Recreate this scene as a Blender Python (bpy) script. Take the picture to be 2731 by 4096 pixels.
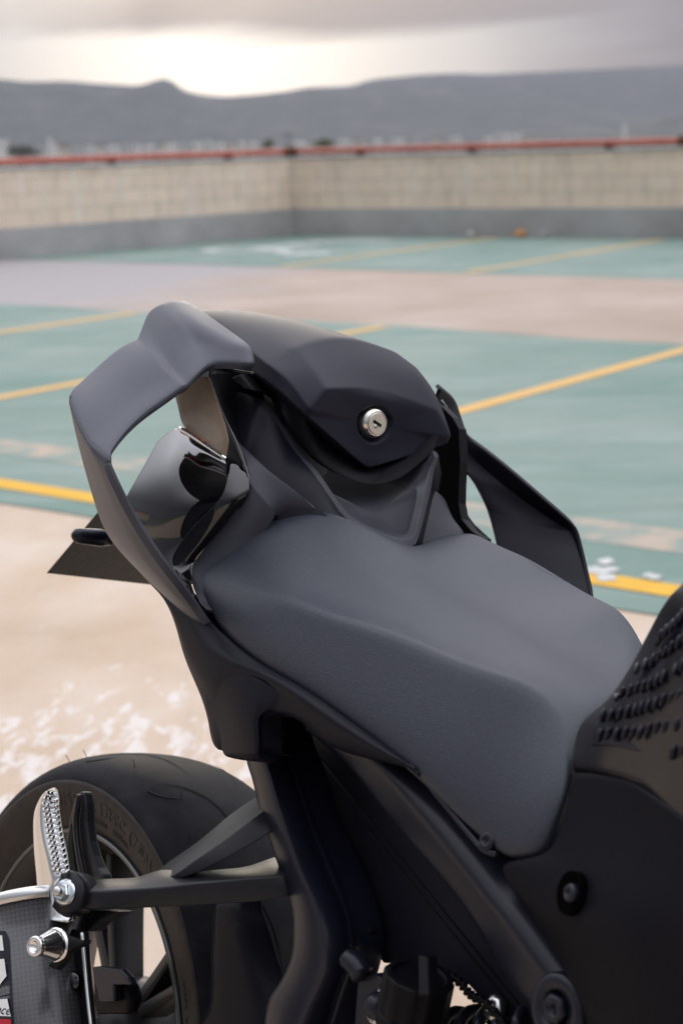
import bpy, bmesh, math, random
import numpy as np
from mathutils import Vector, Matrix
random.seed(4)
for o in list(bpy.data.objects): bpy.data.objects.remove(o)
sc = bpy.context.scene
COL = sc.collection
rad = math.radians

# ------------------------------------------------------------------ camera
CAM_H = 1.3029
F = 1564.0                                   # focal length in pixels of a 682.75 x 1024 picture (55 mm lens)
pitch = math.atan((512-142)/F); roll = rad(-1.8)
fw = np.array([0, math.cos(pitch), -math.sin(pitch)]); rt = np.array([1., 0, 0]); up = np.cross(rt, fw)
RIGHT = math.cos(roll)*rt+math.sin(roll)*up; CUP = -math.sin(roll)*rt+math.cos(roll)*up
CPOS = np.array([0, 0, CAM_H])
cam = bpy.data.cameras.new('camera'); camo = bpy.data.objects.new('camera', cam); COL.objects.link(camo)
cam.sensor_fit = 'VERTICAL'; cam.sensor_height = 36; cam.sensor_width = 24; cam.lens = F/1024*36
cam.clip_start = .05; cam.clip_end = 30000
camo.matrix_world = Matrix([[RIGHT[i], CUP[i], -fw[i], CPOS[i]] for i in range(3)]+[[0, 0, 0, 1]])
cam.dof.use_dof = True; cam.dof.focus_distance = 1.5; cam.dof.aperture_fstop = 6.3
sc.camera = camo

# ------------------------------------------------------------------ world, sun, exposure
SUN_AZ, SUN_EL = rad(-4), rad(9)             # azimuth from +Y toward +X
w = bpy.data.worlds.new('World'); sc.world = w; w.use_nodes = True
nt = w.node_tree; N = nt.nodes; L = nt.links
for n in list(N): N.remove(n)
def nd(t, **k):
    n = N.new(t)
    for a, b in k.items(): setattr(n, a, b)
    return n
out = nd('ShaderNodeOutputWorld'); bg = nd('ShaderNodeBackground'); L.new(bg.outputs[0], out.inputs[0])
sky = nd('ShaderNodeTexSky', sky_type='NISHITA', sun_disc=False, sun_elevation=SUN_EL, sun_rotation=SUN_AZ)
sky.air_density = 1; sky.dust_density = 2
tc = nd('ShaderNodeTexCoord')
sep = nd('ShaderNodeSeparateXYZ'); L.new(tc.outputs['Generated'], sep.inputs[0])
def math_(op, a, b=None, clamp=False):
    m = nd('ShaderNodeMath', operation=op, use_clamp=clamp)
    for i, v in enumerate((a, b)):
        if v is None: continue
        if isinstance(v, (int, float)): m.inputs[i].default_value = v
        else: L.new(v, m.inputs[i])
    return m.outputs[0]
# cloud layer: projected on a plane overhead so that clouds flatten toward the horizon
zc = math_('ADD', math_('MAXIMUM', sep.outputs[2], 0.0), .10)
px = math_('DIVIDE', sep.outputs[0], zc); py = math_('DIVIDE', sep.outputs[1], zc)
cmb = nd('ShaderNodeCombineXYZ'); L.new(px, cmb.inputs[0]); L.new(py, cmb.inputs[1]); cmb.inputs[2].default_value = 3.3
nz = nd('ShaderNodeTexNoise'); nz.inputs['Scale'].default_value = .55; nz.inputs['Detail'].default_value = 5; nz.inputs['Roughness'].default_value = .5
nz.inputs['Distortion'].default_value = .7
L.new(cmb.outputs[0], nz.inputs['Vector'])
cr = nd('ShaderNodeValToRGB'); L.new(nz.outputs[0], cr.inputs[0])
cr.color_ramp.elements[0].position = .40; cr.color_ramp.elements[0].color = (0, 0, 0, 1)
cr.color_ramp.elements[1].position = .60; cr.color_ramp.elements[1].color = (1, 1, 1, 1)
# glow of the veiled sun
sd = (math.sin(SUN_AZ)*math.cos(rad(4.0)), math.cos(SUN_AZ)*math.cos(rad(4.0)), math.sin(rad(4.0)))
dotn = nd('ShaderNodeVectorMath', operation='DOT_PRODUCT'); L.new(tc.outputs['Generated'], dotn.inputs[0]); dotn.inputs[1].default_value = sd
glow = math_('POWER', math_('MAXIMUM', dotn.outputs['Value'], 0.0), 130.0)
glow2 = math_('POWER', math_('MAXIMUM', dotn.outputs['Value'], 0.0), 6.0)
# right part of the sky is darker (rain cloud); top has a cloud bank
rainm = nd('ShaderNodeMapRange'); L.new(sep.outputs[0], rainm.inputs[0]); rainm.inputs[1].default_value = .09; rainm.inputs[2].default_value = .21
bank = nd('ShaderNodeMapRange'); L.new(math_('ADD', sep.outputs[2], math_('MULTIPLY', nz.outputs[0], .060)), bank.inputs[0])
bank.inputs[1].default_value = .096; bank.inputs[2].default_value = .108
dark = math_('MAXIMUM', math_('MULTIPLY', rainm.outputs[0], 1.0), math_('MULTIPLY', bank.outputs[0], .80))
dark = math_('MULTIPLY', dark, math_('ADD', math_('MULTIPLY', cr.outputs[0], .35), .75), clamp=True)
leftm = nd('ShaderNodeMapRange'); L.new(sep.outputs[0], leftm.inputs[0]); leftm.inputs[1].default_value = -.19; leftm.inputs[2].default_value = -.11; leftm.inputs[3].default_value = .45
dark = math_('MULTIPLY', dark, leftm.outputs[0])
mixc = nd('ShaderNodeMix', data_type='RGBA'); L.new(dark, mixc.inputs[0])
mixc.inputs[6].default_value = (.84, .87, .90, 1)
mixc.inputs[7].default_value = (.20, .195, .25, 1)
addg = nd('ShaderNodeMix', data_type='RGBA', blend_type='ADD'); 
gl = math_('MULTIPLY', glow, math_('SUBTRACT', 1.0, dark))
L.new(gl, addg.inputs[0]); L.new(mixc.outputs[2], addg.inputs[6]); addg.inputs[7].default_value = (1.9, 1.75, 1.45, 1)
# overhead the overcast is a cooler, even grey
zen = nd('ShaderNodeMapRange'); L.new(sep.outputs[2], zen.inputs[0]); zen.inputs[1].default_value = .12; zen.inputs[2].default_value = .45
mixz = nd('ShaderNodeMix', data_type='RGBA'); L.new(zen.outputs[0], mixz.inputs[0]); L.new(addg.outputs[2], mixz.inputs[6]); mixz.inputs[7].default_value = (2.0, 2.02, 2.2, 1)
nsk = nd('ShaderNodeMix', data_type='RGBA', blend_type='MULTIPLY'); nsk.inputs[0].default_value = 1; L.new(sky.outputs[0], nsk.inputs[6]); nsk.inputs[7].default_value = (.10, .10, .10, 1)
fin = nd('ShaderNodeMix', data_type='RGBA'); fin.inputs[0].default_value = .93; L.new(nsk.outputs[2], fin.inputs[6])
# unseen sky dimmed behind and left of the camera to darken near faces
behind = nd('ShaderNodeMapRange'); behind.interpolation_type = 'SMOOTHSTEP'; L.new(math_('ADD', math_('ADD', sep.outputs[1], math_('MULTIPLY', sep.outputs[0], .50)), math_('MULTIPLY', sep.outputs[2], .75)), behind.inputs[0])
behind.inputs[1].default_value = -.45; behind.inputs[2].default_value = .65; behind.inputs[3].default_value = .26; behind.inputs[4].default_value = 1
bh = nd('ShaderNodeVectorMath', operation='SCALE'); L.new(mixz.outputs[2], bh.inputs[0]); L.new(behind.outputs[0], bh.inputs['Scale'])
L.new(bh.outputs[0], fin.inputs[7])
L.new(fin.outputs[2], bg.inputs[0]); bg.inputs[1].default_value = 1.0
sl = bpy.data.lights.new('sun', 'SUN'); sl.energy = .6; sl.angle = rad(18); sl.color = (1, .88, .72)
so = bpy.data.objects.new('sun', sl); COL.objects.link(so)
so.rotation_euler = (rad(90)-SUN_EL, 0, math.pi-SUN_AZ)   # shines from +Y, low
so.rotation_euler = Vector((-math.sin(SUN_AZ)*math.cos(SUN_EL), -math.cos(SUN_AZ)*math.cos(SUN_EL), -math.sin(SUN_EL))).to_track_quat('-Z', 'Y').to_euler()
sc.view_settings.view_transform = 'Standard'; sc.view_settings.look = 'None'; sc.view_settings.gamma = 1; sc.view_settings.exposure = 0.20

# ------------------------------------------------------------------ materials
def mat(name, base, rough=.5, spec=.5, metal=0, coat=0, coat_rough=.05, bump=None, vary=None, trans=0, ior=1.5, aniso=0):
    """bump=(scale, strength, distance)   vary=(scale, other colour, lo, hi)"""
    m = bpy.data.materials.new(name); m.use_nodes = True
    t = m.node_tree; b = t.nodes['Principled BSDF']
    b.inputs['Base Color'].default_value = (*base, 1); b.inputs['Roughness'].default_value = rough
    b.inputs['Specular IOR Level'].default_value = spec; b.inputs['Metallic'].default_value = metal
    b.inputs['Coat Weight'].default_value = coat; b.inputs['Coat Roughness'].default_value = coat_rough
    b.inputs['Transmission Weight'].default_value = trans; b.inputs['IOR'].default_value = ior
    b.inputs['Anisotropic'].default_value = aniso
    co = t.nodes.new('ShaderNodeTexCoord')
    if vary:
        n = t.nodes.new('ShaderNodeTexNoise'); n.inputs['Scale'].default_value = vary[0]; n.inputs['Detail'].default_value = 6
        t.links.new(co.outputs['Object'], n.inputs['Vector'])
        r = t.nodes.new('ShaderNodeValToRGB'); r.color_ramp.elements[0].position = vary[2]; r.color_ramp.elements[1].position = vary[3]
        r.color_ramp.elements[0].color = (*base, 1); r.color_ramp.elements[1].color = (*vary[1], 1)
        t.links.new(n.outputs[0], r.inputs[0]); t.links.new(r.outputs[0], b.inputs['Base Color'])
    if bump:
        n = t.nodes.new('ShaderNodeTexNoise'); n.inputs['Scale'].default_value = bump[0]; n.inputs['Detail'].default_value = 3
        t.links.new(co.outputs['Object'], n.inputs['Vector'])
        bn = t.nodes.new('ShaderNodeBump'); bn.inputs['Strength'].default_value = bump[1]; bn.inputs['Distance'].default_value = bump[2]
        t.links.new(n.outputs[0], bn.inputs['Height']); t.links.new(bn.outputs[0], b.inputs['Normal'])
    return m
M = {}
M['seat'] = mat('seat_vinyl', (.017, .020, .031), .43, .46, bump=(900, .42, .0007), vary=(650, (.030, .035, .050), .42, .72))
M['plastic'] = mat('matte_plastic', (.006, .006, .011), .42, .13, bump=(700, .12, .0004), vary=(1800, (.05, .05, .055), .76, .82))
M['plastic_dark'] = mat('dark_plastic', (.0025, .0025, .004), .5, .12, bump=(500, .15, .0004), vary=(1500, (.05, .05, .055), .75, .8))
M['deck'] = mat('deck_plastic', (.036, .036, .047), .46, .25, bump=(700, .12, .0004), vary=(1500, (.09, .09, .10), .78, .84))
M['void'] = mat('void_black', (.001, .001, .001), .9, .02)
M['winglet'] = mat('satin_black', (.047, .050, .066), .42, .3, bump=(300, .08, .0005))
M['cowl'] = mat('cowl_matte', (.012, .012, .021), .44, .12, bump=(900, .12, .0003))
M['gloss'] = mat('gloss_black', (.002, .002, .003), .06, .5, coat=.5)
M['frame'] = mat('satin_frame_black', (.007, .008, .016), .32, .30, bump=(800, .1, .0003), vary=(1600, (.10, .10, .10), .77, .80))
M['cast'] = mat('cast_bracket_black', (.012, .012, .015), .34, .25, bump=(600, .12, .0003))
M['steel'] = mat('polished_alloy', (.78, .78, .77), .16, .5, metal=1, bump=(90, .04, .001))
M['steel_r'] = mat('cast_alloy', (.62, .62, .60), .30, .5, metal=1)
M['zinc'] = mat('zinc_bolt', (.62, .66, .68), .22, .5, metal=1)
M['nickel'] = mat('lock_nickel', (.70, .66, .60), .20, .5, metal=1)
M['nickel_dull'] = mat('lock_face', (.62, .60, .54), .42, .5, metal=1)
M['black'] = mat('keyway_black', (.004, .004, .004), .7, .2)
M['rubber'] = mat('tyre_rubber', (.006, .006, .010), .58, .10, bump=(400, .2, .0004), vary=(30, (.013, .012, .014), .45, .6))
M['sidewall'] = mat('tyre_sidewall', (.017, .013, .011), .60, .25, vary=(60, (.028, .021, .018), .4, .7))
M['letter'] = mat('sidewall_letters', (.012, .011, .011), .55, .4)
M['groove'] = mat('groove_black', (.006, .006, .007), .8, .2)
M['rim'] = mat('rim_black', (.012, .011, .012), .34, .5, bump=(300, .1, .0003))
M['lip'] = mat('rim_lip', (.10, .10, .10), .22, .5, metal=.6)
M['hugger'] = mat('hugger_plastic', (.005, .005, .010), .5, .15, vary=(900, (.05, .05, .06), .72, .8))
M['pad'] = mat('knee_pad', (.005, .005, .012), .28, .3)
M['tank'] = mat('tank_satin', (.006, .005, .007), .28, .3, coat=.15, coat_rough=.1)
M['lens'] = mat('smoked_lens', (.22, .16, .11), .32, .4, coat=.25, coat_rough=.1, vary=(25, (.15, .11, .075), .4, .7))
M['red'] = mat('red_reflector', (.38, .05, .02), .3, .5)
M['plate'] = mat('plate_back', (.030, .030, .032), .48, .4, vary=(160, (.045, .043, .040), .45, .7))
M['amber'] = mat('amber_fluid', (.10, .012, .006), .12, .5, coat=1)
M['white'] = mat('decal_white', (.72, .72, .70), .35)
M['navy'] = mat('decal_navy', (.010, .012, .022), .30)
M['crimson'] = mat('decal_red', (.45, .01, .03), .35)

def weave(name, c0, c1, scale, rough, coat, bump):
    m = mat(name, c0, rough, .5, coat=coat, coat_rough=.08)
    t = m.node_tree; b = t.nodes['Principled BSDF']
    co = t.nodes.new('ShaderNodeTexCoord')
    mp = t.nodes.new('ShaderNodeMapping'); mp.inputs['Rotation'].default_value = (.6, .3, .9)
    t.links.new(co.outputs['UV'], mp.inputs[0]); mp.inputs['Rotation'].default_value = (0, 0, .785)
    c = t.nodes.new('ShaderNodeTexChecker'); c.inputs['Scale'].default_value = scale
    c.inputs['Color1'].default_value = (*c0, 1); c.inputs['Color2'].default_value = (*c1, 1)
    t.links.new(mp.outputs[0], c.inputs[0]); t.links.new(c.outputs[0], b.inputs['Base Color'])
    bn = t.nodes.new('ShaderNodeBump'); bn.inputs['Strength'].default_value = bump; bn.inputs['Distance'].default_value = .0004
    t.links.new(c.outputs[1], bn.inputs['Height']); t.links.new(bn.outputs[0], b.inputs['Normal'])
    return m
M['carbon'] = weave('carbon_can', (.012, .012, .013), (.030, .030, .033), 1., .34, .25, .2)
M['cover'] = weave('textured_cover', (.003, .003, .005), (.006, .006, .009), 1., .42, 0, .35)
M['cover'].node_tree.nodes['Principled BSDF'].inputs['Specular IOR Level'].default_value = .06

# ------------------------------------------------------------------ helpers
def facet(o, wd=.0025, ang=22):
    b = o.modifiers.new('bevel', 'BEVEL'); b.width = wd; b.segments = 3; b.limit_method = 'ANGLE'; b.angle_limit = rad(ang); b.harden_normals = True
    return o
def smooth(me):
    for p in me.polygons: p.use_smooth = True
def link(name, me, m, parent=None):
    o = bpy.data.objects.new(name, me); COL.objects.link(o)
    if m: me.materials.append(M[m] if isinstance(m, str) else m)
    if parent: o.parent = parent
    return o
def tag(o, label=None, cat=None, group=None, kind=None):
    if label: o['label'] = label
    if cat: o['category'] = cat
    if group: o['group'] = group
    if kind: o['kind'] = kind
    return o
def mesh(name, v, f, m, parent=None, sm=True):
    me = bpy.data.meshes.new(name); me.from_pydata([tuple(float(c) for c in p) for p in v], [], f); me.update()
    bm = bmesh.new(); bm.from_mesh(me); bmesh.ops.recalc_face_normals(bm, faces=bm.faces); bm.to_mesh(me); bm.free()
    if sm: smooth(me)
    return link(name, me, m, parent)
def bevel(o, wd, seg=3, ang=30):
    b = o.modifiers.new('bevel', 'BEVEL'); b.width = wd; b.segments = seg; b.limit_method = 'ANGLE'; b.angle_limit = rad(ang); b.harden_normals = False
    return o
def cr1(P, k, closed=False):
    """Catmull-Rom resampling of a list of points, k steps per span"""
    P = [np.asarray(p, float) for p in P]; n = len(P); out = []
    if n < 3 and not closed:
        for i in range(n-1):
            for j in range(k): out.append(P[i]+(P[i+1]-P[i])*j/k)
        return out+[P[-1]]
    rng = range(n if closed else n-1)
    for i in rng:
        g = (lambda j: P[j % n]) if closed else (lambda j: P[j] if 0 <= j < n else (2*P[0]-P[1] if j < 0 else 2*P[-1]-P[-2]))
        a, b, c, d = g(i-1), g(i), g(i+1), g(i+2)
        for j in range(k):
            t = j/k
            out.append(.5*((2*b)+(-a+c)*t+(2*a-5*b+4*c-d)*t*t+(-a+3*b-3*c+d)*t**3))
    if not closed: out.append(P[-1])
    return out
def grid_mesh(name, G, m, parent, uv=None):
    nr, nc = len(G), len(G[0]); v = [p for r in G for p in r]
    f = [(i*nc+j, i*nc+j+1, (i+1)*nc+j+1, (i+1)*nc+j) for i in range(nr-1) for j in range(nc-1)]
    o = mesh(name, v, f, m, parent)
    me = o.data; ul = me.uv_layers.new(name='UV')
    for lp in me.loops:
        p = me.vertices[lp.vertex_index].co
        ul.data[lp.index].uv = (p.x*(uv or 1), (p.z+p.y*.3)*(uv or 1))
    return o
def fit_net(rows, ccr, rcr, it=3):
    """move the control points so that the subdivided sheet passes through the given ones"""
    T = np.array([[np.asarray(p, float) for p in r] for r in rows]); Pn = T.copy(); nr, nc = T.shape[:2]
    wr = np.array([0 if i in (0, nr-1) else 4.0**(-10*rcr.get(i, 0)**2) for i in range(nr)])[:, None, None]
    wc = np.array([0 if j in (0, nc-1) else 4.0**(-10*ccr.get(j, 0)**2) for j in range(nc)])[None, :, None]
    for _ in range(it):
        A = Pn.copy(); A[1:-1] = A[1:-1]+wr[1:-1]*((A[:-2]+A[2:]+4*A[1:-1])/6-A[1:-1])
        B = A.copy(); B[:, 1:-1] = A[:, 1:-1]+wc[:, 1:-1]*((A[:, :-2]+A[:, 2:]+4*A[:, 1:-1])/6-A[:, 1:-1])
        Pn += .9*(T-B)
    return [[Pn[i, j] for j in range(nc)] for i in range(nr)]
def net(name, rows, m, parent, thick=.003, ccr={}, rcr={}, lv=3, dense=None, uv=None, bev=.0008, off=0):
    """sheet through a control net; ccr/rcr = creases on columns/rows"""
    if dense:
        rows = [cr1(r, dense) for r in rows]
        cols = [cr1([r[j] for r in rows], dense) for j in range(len(rows[0]))]
        rows = [[c[i] for c in cols] for i in range(len(cols[0]))]
    if not dense: rows = fit_net(rows, ccr, rcr)
    o = grid_mesh(name, rows, m, parent, uv)
    me = o.data; nr, nc = len(rows), len(rows[0])
    if not dense:
        at_ = me.attributes.new('crease_edge', 'FLOAT', 'EDGE')
        for e in me.edges:
            a, b = sorted(e.vertices); ra, ca = divmod(a, nc); rb, cb = divmod(b, nc)
            if ca == cb and ca in ccr: at_.data[e.index].value = ccr[ca]
            if ra == rb and ra in rcr: at_.data[e.index].value = rcr[ra]
        s = o.modifiers.new('sub', 'SUBSURF'); s.levels = s.render_levels = lv; s.boundary_smooth = 'PRESERVE_CORNERS'
    if thick:
        s = o.modifiers.new('sol', 'SOLIDIFY'); s.thickness = thick; s.offset = off
        if bev: bevel(o, bev, 2, 40)
    return o
def solid(name, secs, m, parent, lv=0, k=1, bev=.002, seg=3, cap=True, crease=None, closed=True):
    """loft of closed sections (same count)"""
    n = len(secs[0])
    if k > 1:
        lines = [cr1([s[j] for s in secs], k) for j in range(n)]
        secs = [[lines[j][i] for j in range(n)] for i in range(len(lines[0]))]
    v = [p for s in secs for p in s]; f = []
    for i in range(len(secs)-1):
        for j in range(n): f.append((i*n+j, i*n+(j+1) % n, (i+1)*n+(j+1) % n, (i+1)*n+j))
    if cap: f.append(tuple(range(n))[::-1]); f.append(tuple((len(secs)-1)*n+j for j in range(n)))
    o = mesh(name, v, f, m, parent)
    if bev: bevel(o, bev, seg, 25)
    if lv:
        s = o.modifiers.new('sub', 'SUBSURF'); s.levels = s.render_levels = lv
    return o
def tube(name, path, r, m, parent, n=10, k=6, closed=False):
    P = cr1(path, k, closed) if k > 1 else [np.asarray(p, float) for p in path]
    rr = r if callable(r) else (lambda t: r)
    secs = []; ref = None
    for i, p in enumerate(P):
        a = P[max(i-1, 0)]; b = P[min(i+1, len(P)-1)]; t = b-a; t /= np.linalg.norm(t)+1e-12
        if ref is None: ref = np.cross(t, [0, 0, 1.]) if abs(t[2]) < .9 else np.cross(t, [1., 0, 0])
        x = ref-t*(ref@t); x /= np.linalg.norm(x); ref = x; y = np.cross(t, x); q = rr(i/(len(P)-1))
        secs.append([p+q*(math.cos(2*math.pi*j/n)*x+math.sin(2*math.pi*j/n)*y) for j in range(n)])
    return solid(name, secs, m, parent, bev=0)
def lathe(name, prof, c, axis, m, parent, n=40, sx=1.0):
    """prof = list of (distance along axis, radius)"""
    ax = np.asarray(axis, float); ax /= np.linalg.norm(ax)
    x = np.cross(ax, [0, 0, 1.]) if abs(ax[2]) < .9 else np.cross(ax, [1., 0, 0]); x /= np.linalg.norm(x); y = np.cross(ax, x)
    secs = [[np.asarray(c)+ax*d+r*(math.cos(2*math.pi*j/n)*x*sx+math.sin(2*math.pi*j/n)*y) for j in range(n)] for d, r in prof]
    return solid(name, secs, m, parent, bev=0)
def sharp(o, ang=35):
    me = o.data; bm = bmesh.new(); bm.from_mesh(me)
    for e in bm.edges:
        if len(e.link_faces) == 2 and e.calc_face_angle(0) > rad(ang): e.smooth = False
    bm.to_mesh(me); bm.free(); return o
def slab(name, pts, d, m, parent, bev=.001, seg=2):
    """polygon outline extruded by vector d"""
    d = np.asarray(d, float); n = len(pts)
    v = [np.asarray(p) for p in pts]+[np.asarray(p)+d for p in pts]
    f = [tuple(range(n)), tuple(range(2*n-1, n-1, -1))]+[(i, (i+1) % n, n+(i+1) % n, n+i) for i in range(n)]
    o = mesh(name, v, f, m, parent, sm=False)
    if bev: bevel(o, bev, seg, 30)
    return o
def box(name, lo, hi, m, parent, bev=.0):
    a, b = lo, hi
    return slab(name, [(a[0], a[1], a[2]), (b[0], a[1], a[2]), (b[0], b[1], a[2]), (a[0], b[1], a[2])], (0, 0, b[2]-a[2]), m, parent, bev)

# ------------------------------------------------------------------ motorcycle frame of reference
# x forward, y to the machine's left, z up its own mid plane; it leans on its side stand
TH, PH = rad(37.305), rad(16.717)
BO = np.array([-.33954773, 1.5830004, 0])
FWD = np.array([math.sin(TH), -math.cos(TH), 0]); l0 = np.array([math.cos(TH), math.sin(TH), 0]); zz = np.array([0, 0, 1.])
LFT = math.cos(PH)*l0-math.sin(PH)*zz; UPB = math.cos(PH)*zz+math.sin(PH)*l0
BM = Matrix([[FWD[i], LFT[i], UPB[i], BO[i]] for i in range(3)]+[[0, 0, 0, 1]])
def ray(u, v):
    u *= .43543; v *= .43543
    return RIGHT*(u-341.375)/F-CUP*(v-512)/F+fw
c0 = np.array([(CPOS-BO)@FWD, (CPOS-BO)@LFT, (CPOS-BO)@UPB])
def S(u, v, Y=None, X=None, Z=None):
    """survey: the point of the plane y=Y (or x=X, z=Z) of the machine seen at (u, v) of the photograph"""
    d = ray(u, v); d = np.array([d@FWD, d@LFT, d@UPB])
    if X is not None: t = (X-c0[0])/d[0]
    elif Z is not None: t = (Z-c0[2])/d[2]
    else: t = (Y-c0[1])/d[1]
    return c0+t*d
def SS(*pts): return [S(*p) for p in pts]
def mir(p): return np.array([p[0], -p[1], p[2]])
# ------------------------------------------------------------------ the roof deck
E1 = np.array([.616, .788, 0]); E2 = np.array([.788, -.616, 0])
def G(a, b, z=0.): return a*E1+b*E2+np.array([0, 0, z])
def node_mat(name, rough=.85):
    m = bpy.data.materials.new(name); m.use_nodes = True; t = m.node_tree
    b = t.nodes['Principled BSDF']; b.inputs['Roughness'].default_value = rough; b.inputs['Specular IOR Level'].default_value = .3
    co = t.nodes.new('ShaderNodeTexCoord')
    def noise(scale, detail=6, rough=.55, stretch=None, dist=0, src=None):
        n = t.nodes.new('ShaderNodeTexNoise'); n.inputs['Scale'].default_value = scale; n.inputs['Detail'].default_value = detail
        n.inputs['Roughness'].default_value = rough; n.inputs['Distortion'].default_value = dist
        s = co.outputs['Object']
        if stretch:
            mp = t.nodes.new('ShaderNodeMapping'); mp.inputs['Scale'].default_value = stretch[:3]; mp.inputs['Rotation'].default_value = (0, 0, stretch[3] if len(stretch) > 3 else 0)
            t.links.new(s, mp.inputs[0]); s = mp.outputs[0]
        t.links.new(s, n.inputs['Vector']); return n.outputs[0]
    def ramp(f, *st):
        r = t.nodes.new('ShaderNodeValToRGB'); e = r.color_ramp.elements
        while len(e) < len(st): e.new(.5)
        for i, (p, c) in enumerate(st): e[i].position = p; e[i].color = (*c, 1) if len(c) == 3 else c
        t.links.new(f, r.inputs[0]); return r.outputs[0]
    def mix(f, a, c, bt='MIX'):
        x = t.nodes.new('ShaderNodeMix'); x.data_type = 'RGBA'; x.blend_type = bt
        for i, v in ((0, f), (6, a), (7, c)):
            if isinstance(v, (int, float)): x.inputs[i].default_value = v
            elif isinstance(v, tuple): x.inputs[i].default_value = (*v, 1)
            else: t.links.new(v, x.inputs[i])
        return x.outputs[2]
    def bumpn(h, s, d):
        bn = t.nodes.new('ShaderNodeBump'); bn.inputs['Strength'].default_value = s; bn.inputs['Distance'].default_value = d
        t.links.new(h, bn.inputs['Height']); t.links.new(bn.outputs[0], b.inputs['Normal'])
    return m, t, b, co, noise, ramp, mix, bumpn
def mm(f): return (f,)*3
# bare concrete: beige, tan stains, flakes of old white paint
m, t, b, co, noise, ramp, mix, bumpn = node_mat('bare_concrete')
c = ramp(noise(1.1, 7, .6), (.3, (.42, .315, .22)), (.52, (.53, .425, .33)), (.72, (.59, .51, .43)))
c = mix(ramp(noise(5, 6, .6, (1, .35, 1, .6)), (.42, mm(0)), (.75, mm(.55))), c, (.45, .31, .19))
fl = noise(20, 5, .62, (1.0, .42, 1, -.25), .35)
zone = noise(.55, 2, .5)
flm = t.nodes.new('ShaderNodeMath'); flm.operation = 'MULTIPLY'
t.links.new(ramp(fl, (.53, mm(0)), (.56, mm(1))), flm.inputs[0])
# flakes only where the old marking was: a band round the point in front of the bays
geo = t.nodes.new('ShaderNodeVectorMath'); geo.operation = 'DISTANCE'; t.links.new(co.outputs['Object'], geo.inputs[0]); geo.inputs[1].default_value = tuple(G(2.15, -2.45))
flr = t.nodes.new('ShaderNodeMapRange'); t.links.new(geo.outputs['Value'], flr.inputs[0]); flr.inputs[1].default_value = .25; flr.inputs[2].default_value = .75; flr.inputs[3].default_value = 1; flr.inputs[4].default_value = 0
fla = t.nodes.new('ShaderNodeMath'); fla.operation = 'ADD'; t.links.new(fl, fla.inputs[0])
flz = t.nodes.new('ShaderNodeMath'); flz.operation = 'MULTIPLY'; t.links.new(flr.outputs[0], flz.inputs[0]); flz.inputs[1].default_value = .16
t.links.new(flz.outputs[0], fla.inputs[1])
mask = ramp(fla.outputs[0], (.655, mm(0)), (.74, mm(.75)))
c = mix(mask, c, (.66, .63, .60))
c = mix(ramp(noise(60, 3, .6), (.35, mm(.0)), (.8, mm(.25))), c, (.45, .37, .30))
c = mix(ramp(noise(1.7, 8, .7, (1.0, .22, 1, 1.1), 1.2), (.55, mm(0)), (.66, mm(.30))), c, (.34, .25, .18))
c = mix(ramp(noise(140, 2, .5), (.66, mm(0)), (.72, mm(.5))), c, (.25, .19, .14))
t.links.new(c, b.inputs['Base Color']); bumpn(noise(90, 5), .25, .002)
M['concrete'] = m
m, t, b, co, noise, ramp, mix, bumpn = node_mat('teal_bay_paint')
c = ramp(noise(.8, 6, .6), (.3, (.135, .215, .180)), (.5, (.185, .25, .215)), (.7, (.24, .29, .255)))
c = mix(ramp(noise(2.2, 5, .6, (.35, 1.8, 1, .9)), (.5, mm(0)), (.8, mm(.6))), c, (.31, .37, .35))
c = mix(ramp(noise(14, 6, .65), (.62, mm(0)), (.72, mm(.5))), c, (.34, .30, .25))
c = mix(ramp(noise(1.1, 8, .72, (.3, 1.6, 1, .5), 1.5), (.54, mm(0)), (.66, mm(.45))), c, (.13, .19, .165))
t.links.new(c, b.inputs['Base Color']); bumpn(noise(50, 4), .2, .002)
M['teal'] = m
m, t, b, co, noise, ramp, mix, bumpn = node_mat('worn_bay_paint')
c = mix(ramp(noise(3.5, 7, .68, (1, 1, 1)), (.46, mm(0)), (.60, mm(1))), (.22, .27, .235), (.42, .34, .265))
c = mix(ramp(noise(25, 5, .7), (.5, mm(0)), (.7, mm(.5))), c, (.30, .30, .27))
t.links.new(c, b.inputs['Base Color']); M['worn'] = m
m, t, b, co, noise, ramp, mix, bumpn = node_mat('lane_paint')
c = ramp(noise(.7, 6, .6), (.32, (.32, .25, .195)), (.5, (.375, .295, .24)), (.7, (.43, .355, .30)))
sp = t.nodes.new('ShaderNodeVectorMath'); sp.operation = 'DOT_PRODUCT'; t.links.new(co.outputs['Object'], sp.inputs[0]); sp.inputs[1].default_value = tuple(E2+.35*E1)
ad = t.nodes.new('ShaderNodeMath'); ad.operation = 'ADD'; t.links.new(sp.outputs['Value'], ad.inputs[0])
mu = t.nodes.new('ShaderNodeMath'); mu.operation = 'MULTIPLY'; t.links.new(noise(.6, 5), mu.inputs[0]); mu.inputs[1].default_value = 2.4; t.links.new(mu.outputs[0], ad.inputs[1])
mr = t.nodes.new('ShaderNodeMapRange'); t.links.new(ad.outputs[0], mr.inputs[0]); mr.inputs[1].default_value = -5.8; mr.inputs[2].default_value = -4.4
c = mix(mr.outputs[0], (.33, .305, .30), c)
c = mix(ramp(noise(9, 6, .65, (.4, 2, 1, .9)), (.60, mm(0)), (.72, mm(.4))), c, (.46, .43, .40))
t.links.new(c, b.inputs['Base Color']); bumpn(noise(60, 4), .2, .002)
M['lane'] = m
m, t, b, co, noise, ramp, mix, bumpn = node_mat('worn_yellow_line')
c = ramp(noise(6, 6, .65), (.3, (.66, .36, .09)), (.6, (.64, .40, .14)), (.75, (.50, .38, .22)))
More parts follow.
